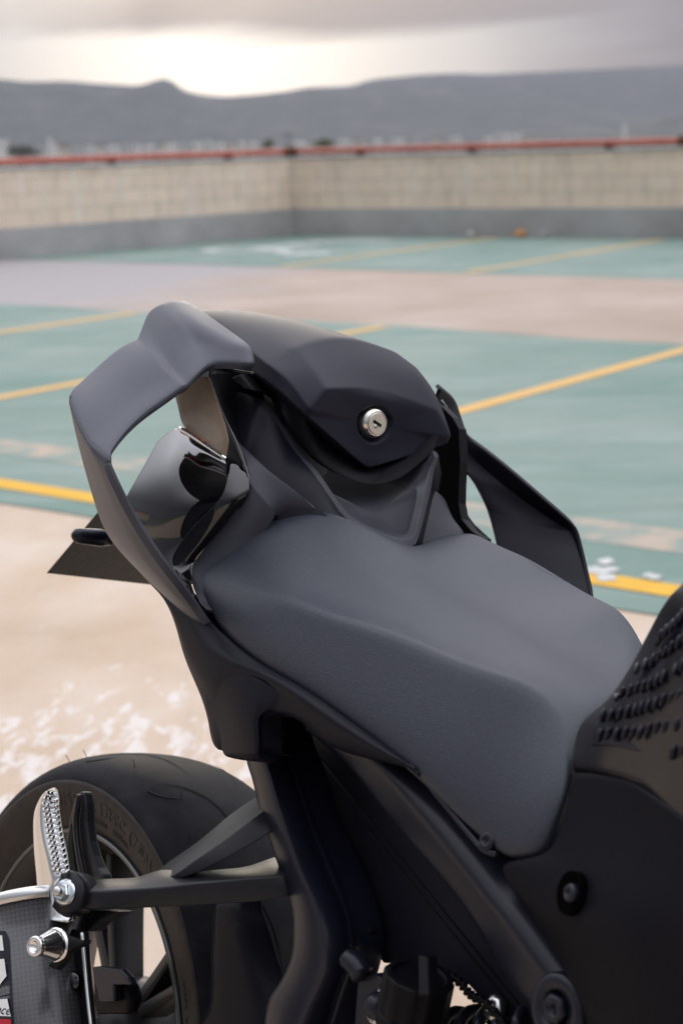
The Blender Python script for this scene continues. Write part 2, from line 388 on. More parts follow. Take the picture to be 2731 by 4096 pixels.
c = mix(ramp(noise(1.2, 4), (.45, mm(0)), (.7, mm(.35))), c, (.42, .35, .25))
t.links.new(c, b.inputs['Base Color']); M['yellow'] = m
m, t, b, co, noise, ramp, mix, bumpn = node_mat('bright_yellow_line')
c = ramp(noise(10, 6, .65), (.35, (.68, .40, .05)), (.6, (.64, .36, .04)), (.72, (.52, .42, .24)))
t.links.new(c, b.inputs['Base Color']); M['yellow2'] = m
m, t, b, co, noise, ramp, mix, bumpn = node_mat('worn_white_paint')
c = ramp(noise(9, 6, .65), (.4, (.58, .57, .55)), (.60, (.36, .40, .37)))
t.links.new(c, b.inputs['Base Color']); M['wpaint'] = m

def sheet(name, ab, z, m, sub=0):
    o = mesh(name, [G(a, b_, z) for a, b_ in ab], [tuple(range(len(ab)))], m, None, False); tag(o, kind='structure'); return o
def strip(name, p, q, wd, z, m, rag=0):
    p = np.array(p, float); q = np.array(q, float); d = q-p; n = np.array([-d[1], d[0]])/np.hypot(*d)*wd/2
    return sheet(name, [p-n, q-n, q+n, p+n], z, m)
deck = slab('parking_deck', [G(-14, 12, -.35), G(20.2, 12, -.35), G(20.2, -18, -.35), G(-14, -18, -.35)], (0, 0, .35), 'concrete', None, 0); tag(deck, kind='structure')
def ragged(name, a0, a1, b0, b1, z, m, edges, amp=.03):
    """painted field whose edges are slightly uneven"""
    random.seed(name); P = []
    for (p, q, r) in (((a0, b0), (a0, b1), edges[0]), ((a0, b1), (a1, b1), edges[1]), ((a1, b1), (a1, b0), edges[2]), ((a1, b0), (a0, b0), edges[3])):
        n = 40; d = np.array(q)-np.array(p); nn = np.array([-d[1], d[0]])/np.hypot(*d); w_ = 0
        for i in range(n):
            w_ = .8*w_+random.gauss(0, amp*.5) if r else 0
            P.append(np.array(p)+d*i/n+nn*w_)
    return sheet(name, P, z, m)
ragged('bay_paint', 3.86, 9.08, -17.2, 11.5, .004, 'teal', (1, 0, 1, 0), .05)
ragged('lane_paint', 9.08, 13.05, -17.2, 11.5, .003, 'lane', (0, 0, 0, 0))
ragged('bay_paint', 13.05, 18.5, -15.6, 11.5, .004, 'teal', (1, 0, 0, 0), .05)
# a bare tan strip where the near bays have worn through
ragged('worn_strip', 4.42, 4.72, -17, 11.5, .0055, 'worn', (1, 0, 1, 0), .06)
# painted lines: bay dividers and the head line of the near row
for b_ in (-14.05, -11.58, -9.11, -6.65, -4.18, -1.71, .76, 3.23):
    strip('bay_line', (4.05, b_), (9.05, b_), .11, .007, 'yellow')
strip('head_line', (4.02, -17), (4.02, 11), .12, .007, 'yellow2')
for b_ in (-11.0, -8.6, -6.1, -3.6):
    strip('bay_line', (13.15, b_), (17.9, b_-.25), .10, .007, 'yellow')
strip('foot_line', (18.0, -14.6), (18.35, -8), .08, .007, 'yellow')
# white blots of old paint over the head line
def blot(name, a, b_, r, n=26, z=.009, asp=1.0):
    random.seed(int(a*100)+int(-b_*10)); P = []; ph = [random.uniform(0, 6.28) for _ in range(6)]
    for i in range(n*4):
        th = 2*math.pi*i/(n*4); q = r*(1+.20*math.sin(2*th+ph[0])+.14*math.sin(4*th+ph[1])+.10*math.sin(7*th+ph[2])+.07*math.sin(15*th+ph[3]))
        P.append((a+q*math.cos(th)*asp, b_+q*math.sin(th)))
    return sheet(name, P, z, 'wpaint')
for a, b_, r in ((4.14, -2.35, .06), (4.10, -2.22, .05), (4.04, -2.16, .035), (4.22, -2.45, .03), (4.2, -2.25, .03), (4.12, -2.05, .03), (4.17, -2.55, .022)): blot('paint_blot', a, b_, r)
# accessible-bay symbol on the far row (foreshortened white marks)
def ring(name, ca, cb, r0, r1, t0, t1, z, m):
    P = []
    for i in range(31): th = t0+(t1-t0)*i/30; P.append((ca+r1*math.cos(th), cb+r1*math.sin(th)))
    for i in range(31): th = t1+(t0-t1)*i/30; P.append((ca+r0*math.cos(th), cb+r0*math.sin(th)))
    return sheet(name, P, z, m)
ring('wheelchair_symbol', 15.25, -13.35, .38, .56, .9, 5.2, .007, 'wpaint')
strip('wheelchair_symbol', (15.35, -13.35), (16.35, -13.25), .20, .007, 'wpaint')
strip('wheelchair_symbol', (15.4, -13.3), (15.3, -12.65), .18, .008, 'wpaint')
strip('wheelchair_symbol', (15.3, -12.7), (14.75, -12.35), .18, .009, 'wpaint')
strip('wheelchair_symbol', (15.95, -13.25), (15.9, -12.75), .15, .008, 'wpaint')
ring('wheelchair_symbol', 16.65, -13.2, 0.01, .19, 0, 6.28, .007, 'wpaint')
strip('white_patch', (14.6, -12.15), (14.95, -11.75), .34, .007, 'wpaint')
strip('white_patch', (16.8, -13.3), (17.1, -12.4), .22, .007, 'wpaint')

# ------------------------------------------------------------------ parapet walls
def block_material():
    m, t, b, co, noise, ramp, mix, bumpn = node_mat('cream_blockwork')
    br = t.nodes.new('ShaderNodeTexBrick'); t.links.new(co.outputs['UV'], br.inputs['Vector'])
    br.inputs['Scale'].default_value = 1; br.inputs['Brick Width'].default_value = .40; br.inputs['Row Height'].default_value = .20; br.inputs['Mortar Size'].default_value = .010
    br.inputs['Color1'].default_value = (.88, .73, .58, 1); br.inputs['Color2'].default_value = (.81, .66, .53, 1); br.inputs['Mortar'].default_value = (.64, .53, .42, 1); br.inputs['Bias'].default_value = 0
    c = mix(ramp(noise(1.6, 6, .6, (4, 4, .8)), (.52, mm(0)), (.74, mm(.38))), br.outputs[0], (.36, .32, .27))
    c = mix(ramp(noise(2.2, 4, .6, (5, 5, .4)), (.56, mm(0)), (.68, mm(.7))), c, (.84, .80, .74))
    t.links.new(c, b.inputs['Base Color']); bumpn(br.outputs[1], -.4, .006); return m
M['blocks'] = block_material()
m, t, b, co, noise, ramp, mix, bumpn = node_mat('grey_plinth')
c = ramp(noise(1.3, 6, .6), (.35, (.34, .33, .325)), (.6, (.45, .44, .43)), (.75, (.52, .51, .50)))
t.links.new(c, b.inputs['Base Color']); bumpn(noise(30, 4), .3, .004); M['plinth'] = m
m, t, b, co, noise, ramp, mix, bumpn = node_mat('red_pipe', .35)
b.inputs['Specular IOR Level'].default_value = .5
c = ramp(noise(4, 5, .6), (.4, (.42, .075, .04)), (.62, (.50, .13, .08)), (.72, (.26, .07, .035)))
t.links.new(c, b.inputs['Base Color']); M['redpipe'] = m
M['rust'] = mat('rust', (.10, .045, .02), .8, .3, vary=(20, (.17, .07, .03), .4, .6))
M['darkiron'] = mat('dark_iron', (.045, .03, .025), .7, .3)
M['cable'] = mat('wire_grey', (.28, .22, .18), .6)
def wall(p, q, label, nd_, rlab):
    p = np.array(p, float); q = np.array(q, float); d = (q-p)/np.hypot(*(q-p)); n = nd_*np.array([-d[1], d[0]]); L_ = np.hypot(*(q-p))
    root = bpy.data.objects.new('parapet_wall', None); COL.objects.link(root); root.location = tuple(G(*p)); tag(root, label, 'wall')
    base = G(*p); dx = G(*d); nx = G(*n)
    inv = lambda s, o_, z: dx*s+nx*o_+np.array([0, 0, z])
    slab('plinth', [inv(0, -.03, 0.001), inv(L_, -.03, 0.001), inv(L_, .24, 0.001), inv(0, .24, 0.001)], (0, 0, .38), 'plinth', root, .008)
    o = slab('block_face', [inv(0, 0, .381), inv(L_, 0, .381), inv(L_, .2, .381), inv(0, .2, .381)], (0, 0, .70), 'blocks', root, 0)
    ul = o.data.uv_layers.new(name='UV')
    for lp in o.data.loops:
        co_ = np.array(o.data.vertices[lp.vertex_index].co); ul.data[lp.index].uv = (co_@dx, co_[2]-.381)
    slab('coping', [inv(0, -.02, 1.082), inv(L_, -.02, 1.082), inv(L_, .22, 1.082), inv(0, .22, 1.082)], (0, 0, .03), 'plinth', root, .004)
    return root, inv, base, L_, dx
def rail(inv, base, L_, label, ps, joints, cable):
    root = bpy.data.objects.new('pipe_rail', None); COL.objects.link(root); root.location = tuple(base+inv(0, .06, 1.113)-np.array([0, 0, 0])); tag(root, label, 'railing')
    z0 = inv(0, .06, 1.113)
    tube('rail', [inv(s, .06, 1.185)-z0 for s in (0, L_)], .046, 'redpipe', root, 14, 1)
    for s in ps:
        c = inv(s, .06, 1.113)-z0; dx = inv(1, 0, 0)-inv(0, 0, 0); ny = inv(0, 1, 0)-inv(0, 0, 0)
        slab('bracket', [c-dx*.04-ny*.09-[0,0,.06], c+dx*.04-ny*.09-[0,0,.06], c+dx*.04+ny*.03-[0,0,.06], c-dx*.04+ny*.03-[0,0,.06]], (0, 0, .09), 'darkiron', root, .004)
    for s in joints:
        tube('joint', [inv(s-.05, .06, 1.185)-z0, inv(s+.05, .06, 1.185)-z0], .064, 'rust', root, 14, 1)
    tube('guide_wire', [inv(s, .10, 1.262)-z0 for s in (0, L_)], .004, 'cable', root, 6, 1)
    for s in ps: tube('wire_post', [inv(s, .10, 1.19)-z0, inv(s, .10, 1.27)-z0], .006, 'cable', root, 6, 1)
cn = (18.06, -14.86)
dl = np.array([18.06-13.1, -14.86+15.6]); dl /= np.hypot(*dl)
pl_ = np.array(cn)-dl*24; dr = np.array([.36, 5.9]); dr /= np.hypot(*dr); pr_ = np.array(cn)+dr*24
r1, inv1, b1, L1, dx1 = wall(tuple(pl_), cn, 'cream block parapet wall on the left, lit paler, running into the corner', 1, '')
r2, inv2, b2, L2, dx2 = wall(cn, tuple(pr_), 'cream block parapet wall on the right with the darker grey plinth, facing the parking bays', 1, '')
rail(inv1, b1, L1, 'red pipe rail with dark brackets on top of left parapet wall', [24-x for x in (1.2, 3.2, 5.2, 7.2, 9.2, 11.2)], [23.9], 1)
rail(inv2, b2, L2, 'red pipe rail on the right parapet wall with a rusty joint at right', [1.25, 3.05, 5.05, 7.05, 9.05, 11.], [.12, 6.05], 1)
# rusty drain pipe in the corner, loose stones and an orange scrap at the wall foot
dp = G(17.98, -14.72)
o = tube('drain_pipe', [dp+[0, 0, .02], dp+[0, 0, 1.1]], .035, 'rust', None, 12, 1); tag(o, 'rusty brown vertical pipe in the corner where the two parapet walls meet', 'pipe')
def stone(name, a, b_, r, m, label, cat):
    bm = bmesh.new(); bmesh.ops.create_icosphere(bm, subdivisions=2, radius=r); random.seed(name)
    for v in bm.verts: v.co *= random.uniform(.8, 1.15); v.co.z *= .75
    me = bpy.data.meshes.new(name); bm.to_mesh(me); bm.free(); o = link(name, me, m); o.location = tuple(G(a, b_, r*.6)); tag(o, label, cat)
M['orange'] = mat('orange_scrap', (.65, .28, .08), .7); M['palestone'] = mat('pale_stone', (.5, .48, .45), .8)
stone('orange_scrap', 18.02, -10.95, .075, 'orange', 'small orange scrap lying at the foot of the right parapet wall', 'scrap')
stone('dark_stone', 18.05, -10.62, .06, 'plinth', 'dark stone lying right of the orange scrap at the wall foot', 'stone')
stone('pale_stone', 17.9, -11.65, .065, 'palestone', 'pale stone lying left of the orange scrap at the wall foot', 'stone')

# ------------------------------------------------------------------ land, hills, town, trees
m, t, b, co, noise, ramp, mix, bumpn = node_mat('valley_land')
c = ramp(noise(.004, 6), (.4, (.10, .11, .085)), (.6, (.17, .17, .14)), (.7, (.26, .25, .22)))
t.links.new(c, b.inputs['Base Color']); M['land'] = m
o = mesh('valley_ground', [(-9000, -3000, -12), (9000, -3000, -12), (9000, 8500, -12), (-9000, 8500, -12)], [(0, 1, 2, 3)], 'land', None, False); tag(o, kind='structure')
m, t, b, co, noise, ramp, mix, bumpn = node_mat('hill_scrub')
c = ramp(noise(.012, 8, .65), (.35, (.055, .062, .055)), (.55, (.085, .09, .08)), (.72, (.14, .135, .12)))
t.links.new(c, b.inputs['Base Color']); M['hill'] = m
def dirw(u, v):
    d = ray(u, v); return d/math.hypot(d[0], d[1])
def hill(name, pts, dist, seed, depth=1400, amp=1.0):
    rs = np.random.RandomState(seed); us = np.arange(pts[0][0], pts[-1][0]+1, 9.)
    vs = np.interp(us, [p[0] for p in pts], [p[1] for p in pts])
    vs = np.convolve(np.pad(vs, 2, 'edge'), [.1, .2, .4, .2, .1], 'valid')+rs.normal(0, .35, len(us))*amp
    J = 15; rows = []
    ridg = rs.normal(0, 1, (len(us), J)); 
    for _ in range(3): ridg[1:-1] = (ridg[:-2]+ridg[1:-1]*2+ridg[2:])/4
    for i, (u, v) in enumerate(zip(us, vs)):
        d = dirw(u, v); top = (CPOS+d*dist); H = top[2]+12; row = []
        for j in range(J):
            s = j/(J-1)*2-1            # -1 near foot, 0 crest, 1 far foot
            hgt = (1-abs(s))**1.15
            r_ = dist+s*depth*.5
            q = CPOS+d*r_; z = -12-3+hgt*H*(1 if s == 0 else (.98+.06*ridg[i, j])); z += 3 if s == 0 else 0
            if s < 0: z = min(z, -12+H*(r_/dist)*.93) if s > -.35 else z
            row.append(np.array([q[0], q[1], z]))
        rows.append(row)
    o = grid_mesh(name, rows, 'hill', None); tag(o, kind='structure'); return o
hill('hills', [(-500, 176), (-200, 170), (0, 181), (60, 188), (150, 186), (240, 193), (325, 197), (345, 189), (362, 182), (383, 180), (398, 186), (412, 203), (440, 214), (490, 221), (540, 223), (620, 218), (700, 210), (860, 207), (1000, 206), (1150, 215), (1300, 233), (1440, 262), (1600, 300), (1800, 312)], 4200, 1)
hill('hills', [(300, 240), (480, 226), (600, 216), (660, 210), (700, 201), (780, 199), (812, 196), (850, 183), (900, 178), (960, 172), (1050, 168), (1120, 171), (1180, 168), (1260, 164), (1400, 158), (1568, 150), (1800, 140), (2100, 150)], 6800, 2)
hill('hills', [(1180, 312), (1300, 298), (1440, 285), (1568, 263), (1700, 258), (1900, 262), (2100, 300)], 2300, 3, 700)
M['b1'] = mat('white_render', (.85, .83, .80), .8); M['b2'] = mat('cream_render', (.78, .72, .62), .8); M['b3'] = mat('grey_render', (.6, .6, .6), .8)
M['roof'] = mat('roof_tiles', (.30, .20, .16), .8); M['win'] = mat('dark_glass', (.05, .055, .06), .2)
spots = [(4, 322, 26, 'white'), (24, 327, 16, 'cream'), (70, 335, 22, 'white'), (96, 338, 14, 'grey'), (114, 317, 9, 'white'), (122, 331, 20, 'white'), (146, 333, 24, 'cream'), (175, 338, 18, 'grey'),
         (208, 335, 22, 'white'), (232, 333, 16, 'cream'), (262, 334, 26, 'white'), (290, 331, 14, 'grey'), (318, 333, 20, 'white'), (345, 331, 18, 'white'), (372, 328, 14, 'cream'), (396, 330, 22, 'white'), (425, 329, 16, 'grey'),
         (452, 327, 20, 'white'), (480, 322, 8, 'white'), (500, 329, 24, 'white'), (530, 328, 16, 'cream'), (556, 325, 12, 'white'), (582, 327, 20, 'white'), (690, 324, 20, 'white'), (712, 326, 12, 'cream'),
         (790, 320, 18, 'white'), (822, 321, 22, 'cream'), (868, 318, 16, 'white'), (910, 317, 24, 'white'), (950, 318, 14, 'grey'), (1000, 316, 18, 'cream'), (1045, 314, 20, 'white'), (1120, 311, 16, 'white'),
         (1152, 305, 24, 'white'), (1185, 306, 20, 'white'), (1215, 309, 16, 'cream'), (1290, 305, 14, 'grey'), (1434, 287, 8, 'white')]
for i, (u, v, wd, kind) in enumerate(spots):
    random.seed(i*7+1); dist = random.uniform(850, 1150); k = dist/3592
    d = dirw(u, v); top = CPOS+d*dist; W_ = wd*k; H = top[2]+12
    gx, gy = top[0], top[1]
    root = bpy.data.objects.new('town_house' if W_ > 4 else 'town_tower', None); COL.objects.link(root); root.location = (gx, gy, -12); root.rotation_euler[2] = random.uniform(-.3, .3)-math.atan2(gx, gy)
    where = 'far left, beyond the left parapet wall' if u < 180 else 'beyond the left parapet wall' if u < 640 else 'just right of the wall corner, beyond the wall' if u < 900 else 'beyond the right parapet wall'
    nm = {'white': 'white rendered', 'cream': 'cream rendered', 'grey': 'grey rendered'}[kind]
    k_ = sum(1 for q in spots[:i] if q[3] == kind)
    ordn = ['first', 'second', 'third', 'fourth', 'fifth', 'sixth', 'seventh', 'eighth', 'ninth', 'tenth', 'eleventh', 'twelfth', 'thirteenth', 'fourteenth', 'fifteenth', 'sixteenth', 'seventeenth', 'eighteenth', 'nineteenth', 'twentieth', 'twenty-first', 'twenty-second', 'twenty-third', 'twenty-fourth'][k_]
    tag(root, f'blurred distant {nm} building below the hills, {ordn} {kind} one from the left', 'building', 'buildings of the distant town')
    dp_ = W_*.7; Hb = H*.93
    box('wall', (-W_/2, -dp_/2, 0), (W_/2, dp_/2, Hb), {'white': 'b1', 'cream': 'b2', 'grey': 'b3'}[kind], root)
    rf = slab('roof', [(-W_*.54, -dp_*.56, Hb+.01), (W_*.54, -dp_*.56, Hb+.01), (W_*.54, dp_*.56, Hb+.01), (-W_*.54, dp_*.56, Hb+.01)], (0, 0, H-Hb), 'roof' if kind == 'cream' else 'b3' if kind == 'grey' else 'b1', root, 0)
    for fl_ in range(1):
        for c_ in (-.25, .25):
            z0 = Hb-3.2-fl_*3.2; 
            box('window', (W_*c_-W_*.07, -dp_/2-.06, z0), (W_*c_+W_*.07, -dp_/2-.005, z0+1.5), 'win', root)
M['leafg'] = mat('leaves_green', (.10, .15, .045), .7, vary=(2, (.16, .19, .07), .4, .6)); M['bark'] = mat('bark', (.09, .07, .05), .9); M['leafd'] = mat('leaves_dull', (.12, .14, .11), .7)
def tree(u, v, wd, dist, label, m='leafg', name='tree', seed=0, palm=False, hh=1.0):
    rs = random.Random(seed); d = dirw(u, v); top = CPOS+d*dist; k = dist/3592; R_ = wd*k/2; H = top[2]+12
    root = bpy.data.objects.new(name, None); COL.objects.link(root); root.location = (top[0], top[1], -12); tag(root, label, 'tree')
    tube('trunk', [(0, 0, 0), (R_*.1, 0, H*.5), (0, R_*.05, H-R_*1.0)], lambda s: .28-.14*s, 'bark', root, 8, 4)
    V = []; Fc = []
    def leaf(c, s):
        a = Vector((rs.gauss(0, 1), rs.gauss(0, 1), rs.gauss(0, 1))).normalized(); b2_ = a.orthogonal().normalized(); c2 = a.cross(b2_); n = len(V)
        for x, y in ((-1, 0), (0, -.5), (1, 0), (0, .5)): V.append(tuple(Vector(c)+b2_*x*s+c2*y*s))
        Fc.append((n, n+1, n+2, n+3))
    if palm:
        for i in range(16):
            th = i*2.4; L_ = R_*rs.uniform(.8, 1.1)
            for j in range(10):
                s = j/9; c = (math.cos(th)*L_*s, math.sin(th)*L_*s, H-.2+L_*(.5*s-1.1*s*s)); leaf(c, .35*(1-.5*s))
    else:
        cl = [(rs.gauss(0, R_*.42), rs.gauss(0, R_*.42), H-R_*hh*.9+rs.gauss(0, R_*.33*hh), R_*rs.uniform(.28, .45)) for _ in range(26)]
        for _ in range(3800):
            x, y, z, r = rs.choice(cl); q = Vector((rs.gauss(0, 1), rs.gauss(0, 1), rs.gauss(0, 1))).normalized()*r*rs.uniform(.6, 1)
            zz_ = z+q.z
            if zz_ > H: continue
            leaf((x+q.x, y+q.y, zz_), R_*.07)
    mesh('crown', V, Fc, m, root, False)
tree(617, 318, 26, 330, 'small round green tree crown rising over the left wall rail near the corner', seed=3)
tree(742, 318, 40, 330, 'broad green tree crown rising over the wall rail just right of the corner', seed=5, hh=.8)
tree(661, 306, 22, 420, 'thin dull palm between the two green tree crowns above the wall corner', 'leafd', 'palm_tree', 9, palm=True)
tree(45, 334, 60, 700, 'dark low tree beside the white buildings at far left', 'leafd', 'tree', 11, hh=.5)
#HAZE
hz = slab('haze', [(-9100, -3100, -20), (9100, -3100, -20), (9100, 8600, -20), (-9100, 8600, -20)], (0, 0, 620), None, None, 0)
hm = bpy.data.materials.new('haze_air'); hm.use_nodes = True; ht = hm.node_tree
for n in list(ht.nodes):
    if n.type != 'OUTPUT_MATERIAL': ht.nodes.remove(n)
vo = ht.nodes.new('ShaderNodeVolumePrincipled'); vo.inputs['Color'].default_value = (.46, .47, .53, 1); vo.inputs['Density'].default_value = 1.45e-4; vo.inputs['Anisotropy'].default_value = .2
ht.links.new(vo.outputs[0], [n for n in ht.nodes if n.type == 'OUTPUT_MATERIAL'][0].inputs['Volume']); hz.data.materials.append(hm); tag(hz, kind='stuff')
# ================================================================== the motorcycle
BK = bpy.data.objects.new('motorcycle', None); COL.objects.link(BK); BK.matrix_world = BM
tag(BK, 'matte black sports motorcycle with winged tail and carbon silencer leaning on its stand', 'motorcycle')
v3 = lambda *a: np.array(a, float)

# ---------------- rear wheel
RT = .318; WC = v3(0, 0, RT)
def wp(r, th, y): return WC+v3(r*math.cos(th), y, r*math.sin(th))
wheel = bpy.data.objects.new('rear_wheel', None); COL.objects.link(wheel); wheel.parent = BK; wheel.location = tuple(WC)
def rev(name, prof, m, n=120, t0=0, t1=2*math.pi, parent=wheel):
    """surface of revolution round the axle; prof = [(y, r)] closed loop"""
    full = t1-t0 > 6.28
    secs = [[wp(r, t0+(t1-t0)*i/n, y)-WC for y, r in prof] for i in range(n+(0 if full else 1))]
    k = len(prof); V = [p for s in secs for p in s]; Fc = []
    for i in range(n if full else n):
        a = i*k; b_ = ((i+1) % len(secs))*k
        for j in range(k): Fc.append((a+j, a+(j+1) % k, b_+(j+1) % k, b_+j))
    return mesh(name, V, Fc, m, parent)
tp = [(-.076, .224), (-.083, .236), (-.0935, .262), (-.0965, .280), (-.0925, .2925), (-.080, .3035), (-.060, .3115), (-.032, .3165), (0, .318)]
tp = [tuple(p) for p in cr1([v3(*p) for p in tp], 3)]
prof = tp+[(-y, r) for y, r in tp[::-1][1:]]
inner = [(.07, .222), (.075, .226), (-.075, .226), (-.07, .222)]
tyre = rev('tyre', prof+inner, 'rubber', 160)
def tyre_r(y):
    ys = [p[0] for p in tp]; return np.interp(-abs(y), ys, [p[1] for p in tp])
# side wall band (smoother, browner rubber) and lettering as sub-parts
sw = []
for (y, r) in tp[:11]: sw.append((y-.0006, r+.0002))
side = rev('sidewall', sw+[(y+.0015, r) for y, r in sw[::-1]], 'sidewall', 160)
rp = [(-.082, .2245), (-.084, .2275), (-.0825, .2300), (-.078, .2300), (-.076, .222), (-.060, .214), (-.03, .205), (.03, .205), (.060, .214), (.076, .222), (.078, .230), (.084, .2275), (.082, .2225), (.060, .208), (.03, .199), (-.03, .199), (-.060, .208)]
rim = rev('rim', rp, 'rim', 160)
rev('rim_lip', [(-.0835, .2235), (-.0855, .2270), (-.0838, .2300), (-.0815, .2297), (-.0828, .2270), (-.0812, .2243)], 'lip', 160)
rev('rim_lip', [(.0835, .2235), (.0855, .2270), (.0838, .2300), (.0815, .2297), (.0828, .2270), (.0812, .2243)], 'lip', 160)
SP0 = rad(49)
for k in range(5):
    for sgn in (-1, 1):
        a = SP0+k*2*math.pi/5; secs = []
        for s in range(9):
            t_ = s/8; r = .045+(.203-.045)*t_; an = a+sgn*(.10+.05*t_)
            w2 = (.016-.004*t_)/max(r, .05); hy = .020+.006*t_
            secs.append([wp(r, an-w2*.5-.0*sgn, -hy)-WC, wp(r, an+w2*.5, -hy)-WC, wp(r, an+w2*.5, hy)-WC, wp(r, an-w2*.5, hy)-WC])
        solid('spoke', secs, 'rim', wheel, bev=.004)
rev('hub', [(-.06, .028), (-.055, .048), (-.02, .058), (.02, .058), (.055, .048), (.06, .028), (.06, .012), (-.06, .012)], 'rim', 48)
rev('sprocket', [(.07, .03), (.07, .072), (.076, .072), (.076, .03)], 'darkmetal' if 'darkmetal' in M else 'frame', 80)
# curved tread grooves: dark strips laid on the tread, recess shade in their colour
def groove(th0, y0, th1, y1, bow, wmax):
    n = 18; A = []; B = []
    for i in range(n+1):
        t_ = i/n; y = y0+(y1-y0)*t_+bow*math.sin(math.pi*t_)*.3; th = th0+(th1-th0)*t_+bow*math.sin(math.pi*t_)
        wd = wmax*min(1, 3.2*t_+.15, 3.2*(1-t_)+.15)
        r = tyre_r(y)+.0009
        A.append(wp(r, th-wd/r*.5, y-wd*.25)-WC); B.append(wp(r, th+wd/r*.5, y+wd*.25)-WC)
    return A, B
gv, gf = [], []
for k in range(14):
    th = k*2*math.pi/14+.10
    for sg in (-1, 1):
        off = 0 if sg < 0 else .22
        for (a0, y0, a1, y1, bw, ww) in ((.0, .012, .42, .058, .06, .0042), (.30, .052, .46, .078, -.02, .0036)):
            A, B = groove(th+off+a0, sg*y0, th+off+a1, sg*y1, bw, ww); n0 = len(gv); n_ = len(A)
            gv += A+B
            for i in range(n_-1): gf.append((n0+i, n0+i+1, n0+n_+i+1, n0+n_+i))
mesh('tread_grooves', gv, gf, 'groove', wheel)
# little rubber whiskers
for (th, y) in ((1.95, -.055), (2.05, -.06), (1.58, -.06), (1.3, -.05), (2.45, -.02), (2.52, -.03), (1.1, -.07)):
    r = tyre_r(y); p = wp(r, th, y)-WC; q = wp(r+.009, th+.01, y-.003)-WC
    tube('whisker', [p, (p+q)/2+v3(.001, 0, 0), q], .00045, 'sidewall', wheel, 5, 3)
def textmesh(body, size, ext=.0004, shear=0):
    cu = bpy.data.curves.new('t', 'FONT'); cu.body = body; cu.size = size; cu.extrude = ext; cu.shear = shear; cu.align_x = 'CENTER'; cu.resolution_u = 3
    o = bpy.data.objects.new('t', cu); COL.objects.link(o); dg = bpy.context.evaluated_depsgraph_get(); dg.update()
    me = bpy.data.meshes.new_from_object(o.evaluated_get(dg)); bpy.data.objects.remove(o); bpy.data.curves.remove(cu); return me
def ringtext(name, body, size, r0, th0, y_, m, parent, spacing=.62):
    V = []; Fc = []; th = th0
    for ch in body:
        wch = size*spacing*(.55 if ch in '1I/ ()' else 1)
        th -= wch/r0/2
        if ch != ' ':
            me = textmesh(ch, size)
            n0 = len(V)
            for v in me.vertices:
                x, y, z = v.co; r = r0+y; a = th-x/r0
                yy = np.interp(r, [p[1] for p in tp[:11]], [p[0] for p in tp[:11]])
                V.append(wp(r, a, yy-.0010-z)-WC)
            for p in me.polygons: Fc.append(tuple(i+n0 for i in p.vertices))
            bpy.data.meshes.remove(me)
        th -= wch/r0/2+.004
    o = mesh(name, V, Fc, m, parent, False); return o
ringtext('sidewall_lettering', '190/55 ZR 17M/C (75W)', .021, .256, 2.05, 0, 'letter', wheel)
ringtext('sidewall_lettering', 'TUBELESS   RADIAL', .009, .2425, 1.75, 0, 'letter', wheel)
ringtext('sidewall_lettering', 'MAX LOAD 387 kg   MAX PRESS 290 kPa', .013, .252, .62, 0, 'letter', wheel)

# ---------------- rider seat
R = [
 [(1078,1243,.095),(1078,1226,.10),(1010,1233,.06),(945,1255,0),(850,1212,-.045),(740,1174,-.078),(650,1163,-.098),(575,1213,-.13),(485,1286,-.160),(465,1330,-.172),(471,1375,-.175)],
 [(1140,1275,.10),(1140,1253,.105),(1065,1268,.06),(985,1287,0),(895,1255,-.045),(790,1228,-.080),(710,1218,-.102),(632,1262,-.132),(552,1335,-.164),(512,1380,-.177),(508,1430,-.178)],
 [(1200,1300,.10),(1200,1281,.108),(1120,1308,.06),(1030,1330,0),(940,1310,-.045),(850,1298,-.083),(782,1305,-.108),(715,1335,-.136),(650,1371,-.165),(600,1440,-.178),(590,1502,-.180)],
 [(1275,1345,.10),(1275,1325,.108),(1190,1355,.06),(1100,1380,0),(1020,1375,-.045),(940,1374,-.083),(880,1380,-.106),(820,1395,-.130),(765,1413,-.160),(715,1500,-.172),(699,1568,-.176)],
 [(1350,1390,.10),(1350,1369,.105),(1270,1400,.055),(1190,1428,0),(1120,1430,-.042),(1050,1435,-.075),(1000,1440,-.096),(955,1448,-.118),(910,1458,-.148),(868,1580,-.162),(848,1672,-.168)],
 [(1405,1415,.095),(1405,1399,.10),(1340,1440,.05),(1270,1472,0),(1215,1482,-.04),(1160,1490,-.068),(1125,1499,-.086),(1092,1508,-.106),(1055,1520,-.134),(1005,1680,-.154),(985,1788,-.160)],
 [(1445,1460,.09),(1445,1442,.095),(1400,1482,.05),(1345,1514,0),(1300,1526,-.035),(1265,1536,-.060),(1240,1544,-.076),(1215,1552,-.095),(1185,1564,-.120),(1130,1760,-.143),(1085,1880,-.152)],
 [(1472,1500,.085),(1470,1488,.09),(1445,1522,.04),(1405,1552,0),(1372,1566,-.03),(1345,1576,-.052),(1322,1588,-.070),(1298,1602,-.088),(1268,1628,-.110),(1228,1800,-.138),(1160,1934,-.148)],
 [(1500,1550,.08),(1500,1535,.08),(1472,1558,.04),(1440,1582,0),(1410,1598,-.03),(1385,1610,-.050),(1362,1624,-.068),(1335,1650,-.088),(1305,1700,-.112),(1292,1820,-.132),(1235,1940,-.144)],
 [(1515,1580,.08),(1515,1570,.08),(1490,1590,.04),(1460,1612,0),(1430,1630,-.03),(1402,1645,-.050),(1380,1662,-.066),(1355,1690,-.084),(1330,1735,-.104),(1312,1830,-.120),(1285,1915,-.130)],
]
rows = [SS(*r) for r in R]
